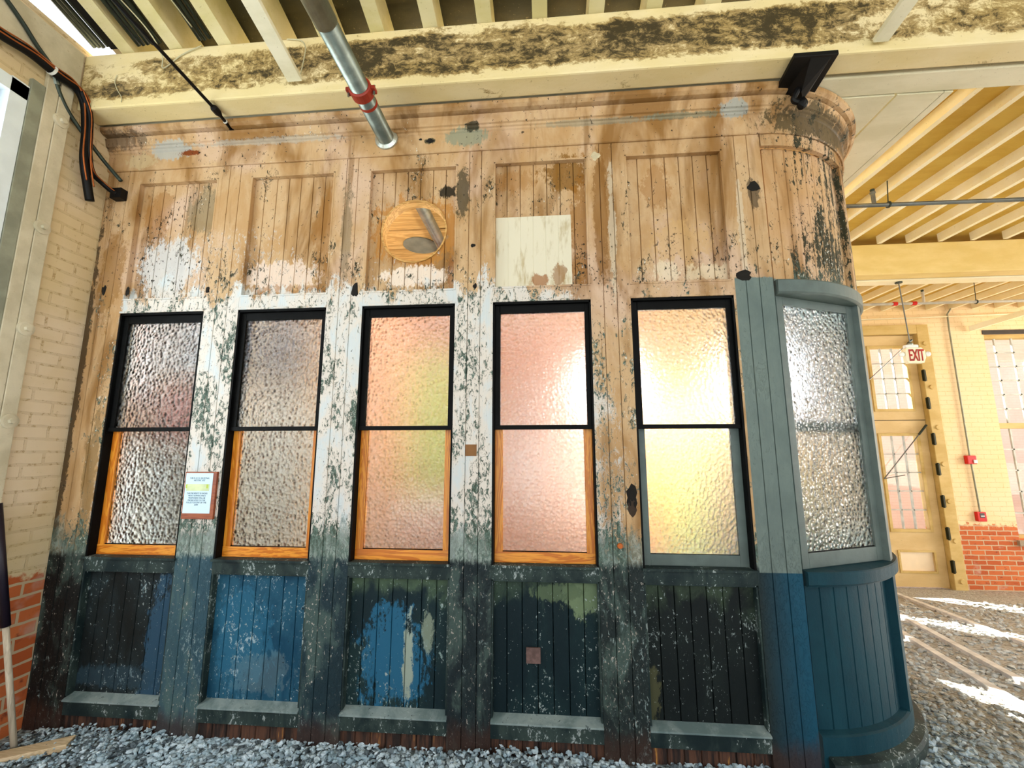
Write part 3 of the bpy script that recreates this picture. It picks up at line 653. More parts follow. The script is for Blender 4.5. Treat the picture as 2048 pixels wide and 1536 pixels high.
# rails for each bay
for i in range(5):
    a, b = op(i)
    m = MB(); m.box(a, b, .001, .09, 3.735, 3.827); m.build('top_rail', T_UP[i], B)
    m = MB(); m.box(a, b, .001, .09, 2.712, 2.80); m.box(a, b, -.010, .0, 2.704, 2.716); m.build('middle_rail', T, B)
    m = MB(); m.box(a, b, .001, .09, .958, 1.03); m.box(a-.004, b+.004, -.014, .10, 1.028, 1.042); m.build('sill_rail', LEDGE, B)
    m = MB(); m.box(a, b, .001, .08, .094, .19); m.build('bottom_rail', LEDGE, B)
    MB().prism([(-.014, .186), (.052, .208), (.052, .19), (-.014, .176)], a, b, 'yz').build('bottom_ledge', DUSTY_LIT, B, .002, label='dusty ledge under the lower panel, painted pale as if lit')
    m = MB(); grooved(m, a-.002, b+.002, 0, .1, .022, 7, .02, .005, .01); m.build('skirt_boards', ROT, B, label='bare rotting boards under the bottom rail')
    # lower panel
    m = MB(); grooved(m, a-.002, b+.002, .19, .96, .05, 7); lp = m.build('lower_panel', L_MATS[i], B, label=['black lower panel', 'bright blue lower panel', 'patchy blue lower panel', 'dark teal lower panel with a rusty plate', 'black-green speckled lower panel'][i])
    m = MB()
    m.box(a, a+.012, .004, .05, .2, .958); m.box(b-.012, b, .004, .05, .2, .958); m.box(a, b, .004, .05, .946, .958)
    m.build('panel_moulding', LEDGE, lp, .003)
    # upper panel
    m = MB(); grooved(m, a-.002, b+.002, 2.79, 3.74, .036, 7); up = m.build('upper_panel', T_UP[i], B, label=['upper panel flaking to white', None, 'upper panel with a round hole', 'upper panel with a square ivory patch', None][i])
    if i == 2:
        cut = MB().tube([(-.471, -.1, 3.258), (-.471, .2, 3.258)], .236, 64).build('cutter', None)
        md = up.modifiers.new('b', 'BOOLEAN'); md.object = cut; md.solver = 'EXACT'
        dg = bpy.context.evaluated_depsgraph_get(); me = bpy.data.meshes.new_from_object(up.evaluated_get(dg)); up.modifiers.clear(); up.data = me
        bpy.data.objects.remove(cut)
        ring = MB(); N_ = 64; prof = [(.2375, .026), (.2375, .112), (.226, .112), (.226, .028)]
        vs = []; fs = []
        for k in range(N_):
            c_, s_ = math.cos(2*math.pi*k/N_), math.sin(2*math.pi*k/N_)
            vs += [(-.471+r*c_, y, 3.258+r*s_) for r, y in prof]
        for k in range(N_):
            for j in range(4): fs.append((k*4+j, k*4+(j+1) % 4, ((k+1) % N_)*4+(j+1) % 4, ((k+1) % N_)*4+j))
        ring.mesh(vs, fs).build('hole_liner', LINER, up)
    m = MB(); e = .013
    m.box(a, a+e, -.002, .036, 2.8, 3.735); m.box(b-e, b, -.002, .036, 2.8, 3.735); m.box(a, b, -.002, .036, 3.735-e, 3.735); m.box(a, b, -.004, .036, 2.8, 2.8+e)
    m.build('panel_moulding', T, up, .003)
    if i == 3:
        m = MB(); grooved(m, a+.013, .628, 2.815, 3.33, .0335, 6, .0024, .003, .002); m.build('ivory_patch', None, up)
        g = G('ivory_patch_paint'); p = g.pos(); n_ = g.noise(g.scl(p, 1, 1, .25), 20, 4, .6); c = g.mix(g.ss(n_, .5, .7), lin((216, 208, 184)), lin((184, 168, 132)))
        c = g.mix(g.mul(g.patch(.4, 2.86, .06, .05, g.noise(p, 12, 3), 1.5), .8), c, lin((150, 90, 26))); c = g.mix(g.mul(g.patch(.55, 2.9, .05, .08, g.noise(p, 12, 3), 1.5), .7), c, lin((140, 90, 30)))
        bpy.data.objects['ivory_patch'].data.materials.append(g.done(c, .6))
    # window
    W_ = bpy.data.objects.new('window', None); COL.objects.link(W_); W_.parent = B; W_.matrix_parent_inverse = Matrix.Translation(-Vector(B.location)); W_.location = (0, 0, 0); _loc[W_.name] = (0, -0.0, 0)
    W_.matrix_parent_inverse = Matrix.Identity(4); W_.location = (a, -.3+.05, 1.04); _loc[W_.name] = (a, -.25, 1.04)
    W_['label'] = ['window beside the brick wall', 'second window from the brick wall', 'window under the round hole', 'window under the ivory patch', 'window with a grey lower sash beside the grey post'][i]
    z0, z1, zm = 1.042, 2.704, 1.875
    m = MB(); m.box(a-.002, a+.012, .004, .125, z0, z1); m.box(b-.012, b+.002, .004, .125, z0, z1); m.box(a, b, .004, .125, z1-.014, z1); m.build('window_jamb', BLACK, W_)
    s_ = .040; ya, yb = .028, .058
    m = MB(); m.box(a+.012, a+s_+.008, ya, yb, zm-.013, z1-.014); m.box(b-s_, b-.012, ya, yb, zm-.013, z1-.014); m.box(a+s_, b-s_, ya, yb, z1-.068, z1-.014); m.box(a+.012, b-.012, ya-.006, yb, zm-.014, zm+.013)
    m.build('upper_sash', BLACK, W_, .002, label='black upper sash')
    bx('upper_pane', OBSC, a+s_+.008, b-s_, ya+.012, ya+.018, zm+.013, z1-.068, W_)
    ya, yb = .062, .094; lm = (OAKZ, OAKX) if i < 4 else (GREY, GREY); s2 = .062
    pass
    for (xa, xb) in ((a+.012, a+s2), (b-s2, b-.012)): bx('lower_sash_stile', lm[0], xa, xb, ya, yb, z0, zm+.01, W_, .002, 'varnished pine stile' if i < 4 else 'grey painted stile')
    m = MB(); m.box(a+s2, b-s2, ya+.001, yb-.001, z0, z0+.066) if i == 4 else m.box(a+.012, b-.012, ya-.002, yb+.002, z0, z0+.064); m.build('lower_sash_rail', lm[1], W_, .002)
    bx('lower_pane', OBSC, a+s2, b-s2, ya+.012, ya+.018, z0+.064, zm, W_)
    m = MB(); m.box(a+s2, b-s2, ya+.003, ya+.01, z0+.064, z0+.069); m.build('glazing_line', BLACK, W_)

# cornice and frieze swept round the corner
def full_path(off_end=2.3): return line_path(-2.868, 1.9)[:1]+arc_path(0, H90, 30)+[((CXY[0]+RB, CXY[1]+off_end), (1, 0))]
fr = [(-.06, 3.828), (.010, 3.828), (.016, 3.834), (.016, 3.965), (.024, 3.972), (.026, 3.985), (.036, 3.99), (.038, 4.005), (-.06, 4.005)]
MB().sweep(fr, full_path()).build('frieze', T_CORN, B)
co = [(-.06, 4.005), (.038, 4.005), (.05, 4.01), (.056, 4.03), (.06, 4.05), (.064, 4.058), (.068, 4.066), (.05, 4.07), (.05, 4.08), (.088, 4.085), (.108, 4.1), (.112, 4.118), (.112, 4.126), (-.06, 4.126)]
MB().sweep(co, [((-2.868, 0), (0, -1))]+arc_path(0, H90, 30)+[((CXY[0]+RB, CXY[1]+2.3), (1, 0))]).build('cornice', T_CORN, B)
# curved bay
T1, T2, T3 = math.radians(1.0), math.radians(45), math.radians(51)
m = MB(); m.sweep([(-.03, 3.745), (.0, 3.745), (.0, 3.829), (-.03, 3.829)], arc_path(0, H90, 30)); m.build('bay_top_rail', T_BAY, B)
m = MB(); curved_boards(m, T1, T2, 2.79, 3.75, RB-.04, 9); m.build('bay_upper_panel', T_BAY, B, label='curved upper panel of narrow peeling boards')
m = MB(); curved_boards(m, T1, T2, .19, .96, RB-.045, 8); m.build('bay_lower_panel', L_BAY, B, label='curved teal lower panel')
m = MB(); m.sweep([(-.35, 2.71), (.0, 2.705), (.006, 2.708), (.016, 2.716), (.018, 2.79), (.010, 2.80), (-.35, 2.80)], arc_path(0.012, H90, 30)); m.build('bay_head_rail', GREY, B, label='curved grey head rail')
m = MB(); m.sweep([(-.3, .958), (.004, .958), (.008, .965), (.018, .972), (.02, 1.035), (.014, 1.042), (-.3, 1.042)], arc_path(0.012, H90, 30)); m.build('bay_sill', L_BAY, B, label='curved teal sill')
m = MB(); m.sweep([(-.06, -.05), (-.004, -.05), (-.004, .09), (.0, .09), (.0, .19), (-.012, .196), (-.05, .205), (-.06, .205)], arc_path(0.012, H90, 30)); m.build('bay_bottom_rail', L_BAY, B)
m = MB(); m.sweep([(-.06, -.06), (.05, -.06), (.055, .06), (.045, .085), (.0, .1), (-.06, .1)], arc_path(math.radians(2), H90, 30)); m.build('bay_plinth', LEDGE, B, .0, label='stepped curved plinth at the gravel')
for (t0, t1) in ((T2, T3), (math.radians(88), H90)):
    for (z0, z1, mt) in ((.1, .96, L_BAY), (1.042, 2.71, GREY), (2.79, 3.75, T_BAY)):
        m = MB(); m.sweep([(-.07, z0), (-.002, z0), (-.002, z1), (-.07, z1)], arc_path(t0, t1, 4)); m.build('bay_post', mt, B)
m = MB(); curved_boards(m, T3, math.radians(88), 2.79, 3.75, RB-.04, 8); m.build('bay_upper_panel', T_BAY, B)
m = MB(); curved_boards(m, T3, math.radians(88), .19, .96, RB-.045, 8); m.build('bay_lower_panel', L_BAY, B)
# bay windows: flat sashes on chords
def chord_window(t0, t1, lab):
    p0 = Vector((*arc(t0, RB-.035), 0)); p1 = Vector((*arc(t1, RB-.035), 0)); L = (p1-p0).length; ex = (p1-p0)/L; ey = Vector((-ex.y, ex.x, 0))
    M = Matrix(((ex.x, ey.x, 0, p0.x), (ex.y, ey.y, 0, p0.y), (0, 0, 1, 0), (0, 0, 0, 1)))
    Wn = bpy.data.objects.new('window', None); COL.objects.link(Wn); Wn.parent = B; Wn.location = Vector((p0.x, p0.y, 1.04))-Vector(B.location); _loc[Wn.name] = tuple(Wn.location)
    Wn['label'] = lab
    z0, z1 = 1.043, 2.706; s_ = .055
    m = MB(); m.box(0, s_, 0, .04, z0, z1, M); m.box(L-s_, L, 0, .04, z0, z1, M); m.box(s_, L-s_, 0, .04, z1-.055, z1, M); m.box(s_, L-s_, 0, .04, z0, z0+.085, M); m.build('sash', GREY, Wn, .003)
    MB().box(s_, L-s_, .016, .022, z0+.085, z1-.055, M).build('pane', OBSC, Wn)
    MB().box(0, L, .06, .09, 1.84, 1.91, M).build('meeting_rail', GREY, Wn)
    MB().box(s_, L-s_, .008, .016, z0+.085, z0+.09, M).build('glazing_line', BLACK, Wn)
chord_window(T1, T2, 'bay window on the curve beside the grey post'); chord_window(T3, math.radians(88), 'second bay window round the corner')
# side wall of the booth, back ceiling
m = MB(); xs_ = CXY[0]+RB
wall_boxes(m, 'x', .955, 3.25, 0-.4, 3.83, [(.98, 1.9, 1.04, 2.9), (2.0, 2.65, 1.04, 2.7)], xs_-.08, xs_); m.build('side_wall', T_BAY, B)
m = MB()
def arc_x(y): return xs_-.12 if y >= .955 else CXY[0]+math.sqrt(max((RB-.12)**2-(.955-y)**2, 0))
for k in range(8): ya, yb = .14+.42*k, .53+.42*k; m.prism([(-2.86, ya), (arc_x(ya), ya), (arc_x((ya+yb)/2), (ya+yb)/2), (arc_x(yb), yb), (-2.86, yb)], 4.03, 4.06, 'xy')
BC = m.build('booth_ceiling', LINER, B, label='ceiling planks seen through the round hole')
m = MB(); m.prism([(-2.86, .14)]+[(arc_x(y), y) for y in (.14, .3, .5, .7, .955, 3.25)]+[(-2.86, 3.25)], 4.07, 4.10, 'xy'); m.build('ceiling_backing', simple('dark_void', (20, 14, 8), .9), B)
t = MB().tube([(-.96, 1.72, 4.03), (-.96, 1.72, 4.018)], .19, 32).build('round_cover', simple('grey_cover', (120, 116, 96), .6)); tag(t, 'round grey cover plate on the booth ceiling, seen through the hole', 'cover plate')
# marks and knots on the timber
def knot(x, z, rx, rz, y=.0, mat=DARKHOLE, nm='knot_hole'):
    vs, fs = blob((x, y, z), 1, 2, int((x+9)*100), (rx, .004, rz), .5); return MB().mesh(vs, fs).build(nm, mat, B)
for a in ((-.862, 2.824, .022, .05), (-.025, 2.824, .014, .022), (-.042, 3.116, .015, .016), (1.828, 3.45, .05, .035), (1.715, 2.835, .06, .032), (.953, 1.446, .035, .06), (-2.762, 2.888, .018, .035), (-2.573, 2.87, .012, .035), (-1.953, 2.861, .014, .02)): knot(*a)
knot(.953, 1.40, .03, .05, .0, simple('brown_burn', (60, 44, 30), .8))
knot(.804, 3.739, .035, .04, .0, simple('pale_filler', (206, 192, 158), .7), 'filler_patch'); knot(-.36, 3.92, .03, .018, -.018); knot(-.43, 3.935, .01, .008, -.018)
MB().tube([(.871, .002, 1.164), (.871, -.012, 1.164)], [.018, .014], 16).build('orange_plug', simple('orange_plug', (206, 104, 30), .5), B)
bx('wood_square', BRASS, -.073, -.001, -.003, .01, 1.694, 1.766, B, label='small bare wood square on the centre post')
bx('rusty_plate', RUST, .305, .39, .028, .04, .486, .572, B, .001, label='square rusty plate on the dark teal panel')
bx('weathered_strip', simple('pale_strip', (176, 186, 180), .6, var=.25, scale=14), .915, .937, -.008, .006, 0.02, 1.04, B, .003) if False else None

# notice on the second post
t = thing('notice', 'typed notice on a small brown board fixed to the post between the first two windows', 'sign', (-1.83, -.01, 1.43))
m = MB(); m.box(-1.944, -1.722, -.018, .0, 1.289, 1.59); m.build('backing_board', BOARD, t, .002)
bx('paper', PAPER, -1.936, -1.746, -.0195, -.0185, 1.325, 1.583, t)
def text(name, body, size, loc, mat, parent, sx=1.0, align='CENTER', rx=math.pi/2, ext=.0004, off=0.0, space=1.0):
    cu = bpy.data.curves.new(name, 'FONT'); cu.body = body; cu.size = size; cu.align_x = align; cu.extrude = ext; cu.space_line = space; cu.offset = off
    ob = bpy.data.objects.new('tmp', cu); COL.objects.link(ob); dg = bpy.context.evaluated_depsgraph_get(); dg.update()
    me = bpy.data.meshes.new_from_object(ob.evaluated_get(dg)); bpy.data.objects.remove(ob)
    Mx = Matrix.Translation(loc) @ Matrix.Rotation(rx, 4, 'X') @ Matrix.Diagonal((sx, 1, 1, 1)); me.transform(Mx); me.materials.clear(); me.materials.append(mat)
    o = bpy.data.objects.new(name, me); COL.objects.link(o); o.parent = parent; o.matrix_parent_inverse = Matrix.Translation(-parent_loc(parent)); return o
text('lettering', 'THIS IS A U.S. NATIONAL\nHISTORIC SITE', .0145, (-1.838, -.02, 1.545), INK, t, .85)
text('lettering', 'THIS PROPERTY IS UNDER\nVIDEO SURVEILLANCE\nTRESPASSERS WILL BE\nPROSECUTED TO THE\nFULLEST EXTENT OF THE\nLAW', .0145, (-1.845, -.02, 1.447), INK, t, .85)
bx('yellow_stripe', YSTRIP, -1.925, -1.765, -.0205, -.0196, 1.468, 1.512, t); bx('yellow_tab', YTAB, -1.93, -1.92, -.021, -.0206, 1.485, 1.51, t); bx('yellow_tab', YTAB, -1.785, -1.772, -.021, -.0206, 1.485, 1.51, t)

# ------------------------------------------------------------------ inside the booth: lamps, and boards added to colour the pebbled panes
def board_panel(x0, x1, y, z0, z1, rgb, lab, ang=0):  # added boards that give the blurred panes their colours
    t = thing('tint_board', lab, 'tint board', ((x0+x1)/2, y, FZ(y)))
    bx('board', simple('board_paint_%d_%d_%d' % rgb, rgb, .6, var=.05), x0, x1, y-.02, y+.02, z0, z1, t, .004)
    for x in (x0+.04, x1-.04): bx('leg', DKC, x-.015, x+.015, y-.015, y+.015, FZ(y), z0, t)
board_panel(-2.75, -2.02, 1.5, 2.4, 3.3, (34, 52, 78), 'added dark blue board high behind the second booth window')
board_panel(-2.75, -1.95, 1.56, .7, 2.3, (206, 212, 210), 'added grey board low behind the second booth window')
board_panel(-1.02, -.42, 1.7, 1.3, 2.75, (188, 196, 116), 'added yellow-green board standing behind the third booth window')
board_panel(-1.75, -1.1, 1.9, .6, 3.6, (240, 176, 140), 'added peach board behind the third booth window')
board_panel(1.62, 1.98, 2.0, .5, 2.3, (206, 212, 130), 'added narrow yellow-green board behind the fifth booth window')
board_panel(1.25, 1.6, 2.2, .5, 2.2, (226, 120, 60), 'added orange board behind the fifth booth window')
board_panel(2.6, 2.8, 1.5, 1.9, 3.0, (60, 130, 180), 'added sky blue board behind the bay window')
board_panel(2.55, 2.75, 1.5, .3, 1.6, (70, 104, 70), 'added dark green board low behind the bay window')
board_panel(-2.84, -2.3, .56, 2.34, 3.2, (196, 216, 236), 'added pale blue board behind the first booth window')
board_panel(-2.82, -2.3, .66, 1.8, 2.3, (206, 140, 140), 'added rose board behind the first booth window')
board_panel(-2.80, -2.3, .74, .6, 1.78, (196, 204, 196), 'added pale grey-green board low behind the first booth window')
def lamp(x, y, z, lab, e):
    t = thing('globe_lamp', lab, 'lamp', (x, y, z))
    MB().tube([(x, y, z+.1), (x, y, 4.028)], .006, 6).build('cord', BLK, t)
    g = G('lamp_glass'); g.b.inputs['Emission Color'].default_value = (.93, .97, 1, 1); g.b.inputs['Emission Strength'].default_value = 6.0; mm = g.done((.9, .9, .9, 1), .4)
    vs, fs = blob((x, y, z), .13, 3, 1, amp=0); MB().mesh(vs, fs).build('globe', mm, t, smooth=True)
    l = bpy.data.lights.new('lamp_light', 'POINT'); l.energy = e*2.2; l.shadow_soft_size = .14; l.color = (.96, .98, 1.0); ob = bpy.data.objects.new('lamp_light', l); COL.objects.link(ob); ob.parent = t; ob.location = (0, 0, -.22)
lamp(-1.9, .52, 3.5, 'globe lamp added out of view high in the booth to light the boards', 22)  # hidden lamp added to brighten the boards behind the left panes
lamp(1.08, 1.5, 2.5, 'glowing globe lamp hung inside the booth behind the fourth post', 60)
lamp(2.2, .9, 2.45, 'glowing globe lamp hung behind the bay window', 22)

# ------------------------------------------------------------------ pipes, rods and cables at the front
t = thing('galvanised_pipe', 'fat galvanised pipe with a red coupling running into the frieze', 'pipe', (-.68, 0, 3.95))
px, pz = -.682, 3.955
MB().tube([(px, -2.9, pz+.005), (px, -.87, pz)], .062, 24, True).build('pipe', GALV, t, smooth=True)
MB().tube([(px, -.9, pz), (px, 2.9, pz)], .058, 24).build('pipe', GALV, t, smooth=True)
MB().tube([(px, -.475, pz), (px, -.47, pz), (px, -.41, pz), (px, -.405, pz)], [.062, .072, .072, .062], 24).build('red_coupling', RED, t)
for s_ in (-1, 1):
    m = MB(); m.box(px+s_*.075-.018, px+s_*.075+.018, -.465, -.415, pz-.012, pz+.012); m.build('coupling_lug', RED, t, .004)
    MB().tube([(px+s_*.082, -.44, pz-.035), (px+s_*.082, -.44, pz+.03)], .007, 8).build('coupling_bolt', GALV, t)
MB().tube([(px, -.35, pz), (px, -.33, pz)], .0605, 24).build('red_band', RED, t)
MB().tube([(px, -.018, pz), (px, -.028, pz), (px, -.04, pz)], [.085, .082, .062], 28).build('escutcheon', simple('bright_ring', (200, 204, 196), .3, .8), t)
t = thing('black_rod', 'thin black rod with a turnbuckle running into the cornice at left', 'rod', (-1.855, -.06, 4.09))
MB().tube([(-1.855, -.02, 4.055), (-1.855, -.06, 4.085)], .017, 10).build('rod_end', BLK, t)
MB().tube([(-1.855, -.05, 4.08), (-1.855, -.2, 4.105), (-1.855, -.64, 4.126), (-1.855, -2.8, 4.2)], .011, 10).build('rod', BLK, t, smooth=True)
MB().tube([(-1.855, -.17, 4.10), (-1.855, -.19, 4.104), (-1.855, -.235, 4.107), (-1.855, -.25, 4.107)], [.014, .024, .024, .012], 8).build('turnbuckle', BLK, t)
MB().tube([(-1.855, -.118, 4.093), (-1.855, -.126, 4.094)], .0155, 10).build('white_ring', WHITE, t)
def spline(pts, n=8):
    pts = [Vector(p) for p in pts]; out = []
    for i in range(len(pts)-1):
        p0, p1, p2, p3 = pts[max(i-1, 0)], pts[i], pts[i+1], pts[min(i+2, len(pts)-1)]
        for k in range(n):
            u = k/n; out.append(.5*((2*p1)+(-p0+p2)*u+(2*p0-5*p1+4*p2-p3)*u*u+(-p0+3*p1-3*p2+p3)*u**3))
    return out+[pts[-1]]
t = thing('cable_bundle', 'thick black cable bundle drooping down the corner of the left wall', 'cables', (-2.8, -.3, 4.1))
main = [(-2.80, -1.6, 4.16), (-2.80, -.95, 4.19), (-2.80, -.762, 4.208), (-2.80, -.615, 4.235), (-2.80, -.475, 4.229), (-2.8, -.355, 4.235), (-2.8, -.285, 4.17), (-2.8, -.247, 3.99), (-2.8, -.229, 3.77), (-2.8, -.183, 3.60), (-2.8, -.152, 3.50)]
MB().tube(spline(main), [.03]*40+[.026]*(len(spline(main))-40), 12).build('main_cable', BLK, t, smooth=True)
br = [(-2.775, -.33, 4.22), (-2.775, -.26, 4.1), (-2.78, -.235, 3.95), (-2.785, -.215, 3.82), (-2.8, -.165, 3.715), (-2.80, -.09, 3.68), (-2.755, -.05, 3.636), (-2.72, -.045, 3.621)]
MB().tube(spline(br), .018, 10).build('branch_cable', BLK, t, smooth=True)
for dd in ((.026, -.03, .02), (.03, .018, .0)):
    MB().tube(spline([Vector(q)+Vector(dd) for q in main[:-1]]), .005, 6).build('copper_strand', COPP, t, smooth=True)
MB().tube(spline([Vector(q)+Vector((.018, -.006, .004)) for q in br]), .004, 6).build('copper_strand', COPP, t, smooth=True)
MB().tube([(-2.80, -.50, 4.232), (-2.80, -.485, 4.231)], .036, 16).build('cable_tie', WHITE, t)
t = tag(bx('junction_box', BLK, -2.77, -2.685, -.055, -.002, 3.585, 3.665, None, .003), 'small black box on the top corner of the booth under the cables', 'box')
t = thing('angled_conduit', 'grey-black conduit slanting down the left wall behind the cable bundle', 'conduit', (-2.83, -.3, 4.1))
MB().tube(spline([(-2.84, -.80, 4.52), (-2.84, -.66, 4.427), (-2.84, -.568, 4.35), (-2.84, -.457, 4.27), (-2.84, -.419, 4.17), (-2.84, -.354, 4.076), (-2.835, -.272, 4.0), (-2.80, -.12, 3.86), (-2.70, -.05, 3.72)]), .013, 10).build('conduit_run', DKC, t, smooth=True)
MB().tube([(-2.84, -.44, 4.225), (-2.84, -.425, 4.185)], .018, 8).build('clip', GALV, t)
def wire(lab, pts, r=.004, mat=None):
    o = MB().tube(spline(pts), r, 6).build('white_wire', mat or WHITE, smooth=True); tag(o, lab, 'wire')
IV = simple('ivory_wire', (206, 198, 160), .5)
wire('loose white wire looping over the beam at the upper left', [(-2.35, -1.0, 4.7), (-2.27, -.6, 4.62), (-2.22, -.42, 4.55), (-2.2, -.33, 4.46), (-2.22, -.29, 4.40), (-2.1, -.285, 4.5), (-1.95, -.29, 4.56)], .004, IV)
wire('short ivory wire hanging on the mouldy beam near the left wall', [(-2.58, -.283, 4.38), (-2.59, -.283, 4.33), (-2.56, -.283, 4.26), (-2.52, -.283, 4.2), (-2.515, -.283, 4.16)], .003, IV)
wire('pair of thin wires crossing the left roof joists', [(-2.1, -2.2, 4.95), (-2.0, -1.2, 4.74), (-1.95, -.7, 4.64), (-1.93, -.4, 4.585)], .004, IV)
wire('ivory wire drooping beside the hanging board on the beam', [(-1.32, -.284, 4.56), (-1.22, -.284, 4.54), (-1.18, -.284, 4.48), (-1.185, -.284, 4.38), (-1.20, -.284, 4.27)], .004, IV)

# black floodlight under the beam
t = thing('floodlight', 'black floodlight with a slanting flat housing under the beam above the curved corner', 'floodlight', (2.12, -.15, 4.12))
zt = 4.124
pl = [(1.979, -.314), (2.234, -.315), (2.268, .03), (2.003, -.02)]
m = MB(); vs = [(x, y, zt-.004) for x, y in pl]+[(x, y, zt-.034) for x, y in pl]; m.mesh(vs, [(0, 1, 2, 3), (7, 6, 5, 4)]+[(k, (k+1) % 4, (k+1) % 4+4, k+4) for k in range(4)]); m.build('housing', BLK, t, .004)
m = MB(); m.mesh([(2.08, -.30, zt-.034), (2.2, -.30, zt-.034), (2.22, -.05, zt-.034), (2.06, -.03, zt-.034), (2.12, -.12, zt-.10), (2.16, -.06, zt-.11)], [(0, 1, 2, 3), (0, 4, 1), (1, 4, 5, 2), (2, 5, 3), (3, 5, 4, 0)]); m.build('wedge_bracket', BLK, t)
vs, fs = blob((2.13, -.10, 3.955), .032, 2, 3, (1, 1, 1.3), .2); MB().mesh(vs, fs).build('knuckle', BLK, t)
MB().tube(spline([(2.12, -.12, 4.07), (2.09, -.11, 4.02), (2.08, -.1, 3.98), (2.13, -.1, 3.96)]), .018, 8).build('swivel_arm', BLK, t)

# ------------------------------------------------------------------ rear hall pipes, exit sign
def pipe_run(lab, y0, x0, x1, z0, z1, r, heads, hangers, mat):
    t = thing('sprinkler_pipe', lab, 'pipe', (x0, y0, z0))
    MB().tube([(x0, y0, z0), (x1, y0, z1)], r, 12).build('pipe', mat, t, smooth=True)
    for (x, h) in heads:
        z = z0+(z1-z0)*(x-x0)/(x1-x0)
        MB().tube([(x, y0, z), (x, y0, z+h*.7), (x, y0, z+h*.72), (x, y0, z+h*.82)], [.018, .018, .024, .024], 10).build('riser', mat, t)
        MB().tube([(x, y0, z+h*.82), (x, y0, z+h*.9), (x, y0, z+h*.98), (x, y0, z+h)], [.012, .02, .02, .008], 10).build('sprinkler_head', DKC, t)
    for x in hangers:
        z = z0+(z1-z0)*(x-x0)/(x1-x0)
        MB().tube([(x, y0, z+.03), (x+.02, y0, 4.35)], .005, 6).build('hanger_rod', DKC, t)
        MB().tube([(x-.006, y0, z), (x+.006, y0, z)], r+.012, 14).build('hanger_ring', DKC, t)
pipe_run('grey sprinkler pipe crossing under the nearer yellow joists', 1.43, 3.0, 9, 4.102, 4.06, .020, [(3.67, .17)], [3.80], STEELG)
pipe_run('pale sprinkler pipe with red fittings crossing near the far wall', 4.2, 5.0, 11, 4.0, 3.985, .022, [(6.35, .22)], [7.1], ALU)
for x in (5.92, 6.2): 
    o = MB().tube([(x-.03, 4.2, 3.998), (x+.03, 4.2, 3.998)], .032, 12).build('pipe_fitting', ALARM); tag(o, 'small red fitting on the far sprinkler pipe' + (', left one' if x < 6 else ', right one'), 'pipe fitting')
o = MB().tube([(5.0, YF-.03, 4.16), (12, YF-.03, 4.27)], .012, 8).build('wall_pipe', YELJ, smooth=True); tag(o, 'thin pale pipe along the top of the far wall', 'pipe')
t = thing('exit_sign', 'EXIT sign with red letters hanging on a rod from the second beam', 'exit sign', (5.16, 3.1, 3.05))
MB().tube([(5.135, 3.1, 3.93), (5.165, 3.1, 3.09)], .007, 8).build('rod', STEELG, t); MB().tube([(5.135, 3.1, 3.934), (5.135, 3.1, 3.92)], .04, 16).build('ceiling_plate', DKC, t)
bx('canopy', WHITE, 5.09, 5.24, 3.07, 3.13, 3.035, 3.075, t, .01); vs, fs = blob((5.165, 3.1, 3.085), .03, 2, 1, amp=0); MB().mesh(vs, fs).build('swivel', GALV, t, smooth=True)
body = MB().prism([(5.075, 2.86), (5.075, 3.0), (5.09, 3.035), (5.27, 3.035), (5.31, 2.99), (5.31, 2.90), (5.28, 2.83), (5.10, 2.83)], 3.07, 3.13, 'xz').build('housing', EXITB, t, .006)
text('lettering', 'EXIT', .215, (5.195, 3.066, 2.86), EXITR, t, .42, ext=.003, off=.003)
for x in (5.035, 5.35):
    vs, fs = blob((x, 3.09, 2.95), .035, 2, 1, (1, .8, 1), 0); MB().mesh(vs, fs).build('emergency_lamp', WHITE, t, smooth=True)
    bx('lamp_arm', WHITE, min(x, 5.19), max(x, 5.19), 3.11, 3.125, 2.945, 2.96, t)

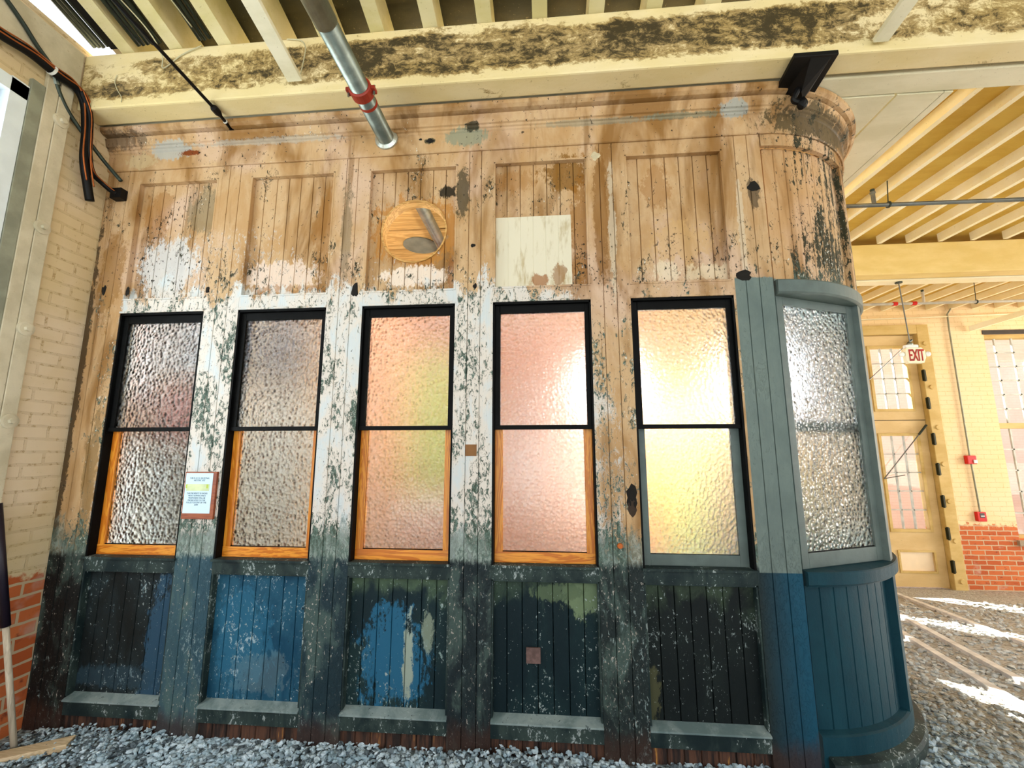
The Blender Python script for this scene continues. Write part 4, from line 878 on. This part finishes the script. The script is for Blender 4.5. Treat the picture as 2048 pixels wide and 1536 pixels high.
# tram rails in the gravel
def rail(lab, a, b):
    a = Vector((a[0], a[1], 0)); b = Vector((b[0], b[1], 0)); d_ = (b-a).normalized(); s_ = Vector((-d_.y, d_.x, 0)); m = MB(); N = 8
    L0 = -1.5; L1 = (5.55-a.y)/d_.y; pts = [a+d_*(L0+(L1-L0)*k/N) for k in range(N+1)]; vs = []; fs = []
    for p in pts:
        for (o_, h) in ((-.035, -.05), (-.035, .034), (.035, .034), (.035, -.05)): q = p+s_*o_; vs.append((q.x, q.y, FZ(p.y)+h))
    for k in range(N):
        for j in range(4): fs.append((k*4+j, k*4+(j+1) % 4, k*4+4+(j+1) % 4, k*4+4+j))
    fs += [(0, 1, 2, 3), tuple(N*4+j for j in (3, 2, 1, 0))]
    m.mesh(vs, fs); tag(m.build('tram_rail', simple('worn_rail_steel', (230, 228, 224), .5, 0) if 'worn_rail_steel' not in bpy.data.materials else bpy.data.materials['worn_rail_steel']), lab, 'rail')
rail('pale tram rail in the gravel nearest the booth', (3.744, .877), (4.299, 2.621)); rail('middle pale tram rail in the gravel', (4.215, 1.354), (4.785, 3.067)); rail('tram rail in the gravel furthest from the booth', (5.328, 2.484), (5.667, 3.763))

# leaning handle and lumber at lower left
t = thing('leaning_pole', 'pole with a black upper sleeve leaning on the left brick wall', 'pole', (-2.66, -.2, 0))
a_, b_ = Vector((-2.655, -.19, .0)), Vector((-2.815, -.36, 1.42)); c_ = a_.lerp(b_, .50)
MB().tube([a_, c_], .0155, 12).build('shaft', wood('pale_pole_wood', (186, 172, 150), (206, 194, 172), 'z', 5, .6), t, smooth=True); MB().tube([c_, b_], .022, 12).build('sleeve', simple('black_purple_sleeve', (24, 14, 30), .4), t, smooth=True)
Mx = Matrix.Translation((-2.47, -.20, .035)) @ Matrix.Rotation(math.radians(24), 4, 'Z') @ Matrix.Rotation(math.radians(-3), 4, 'Y')
o = MB().box(-.45, .13, -.045, .045, -.018, .018, Mx).build('lumber', LUMB, None, .003); tag(o, 'short pale plank of lumber lying on the gravel at the lower left', 'plank')
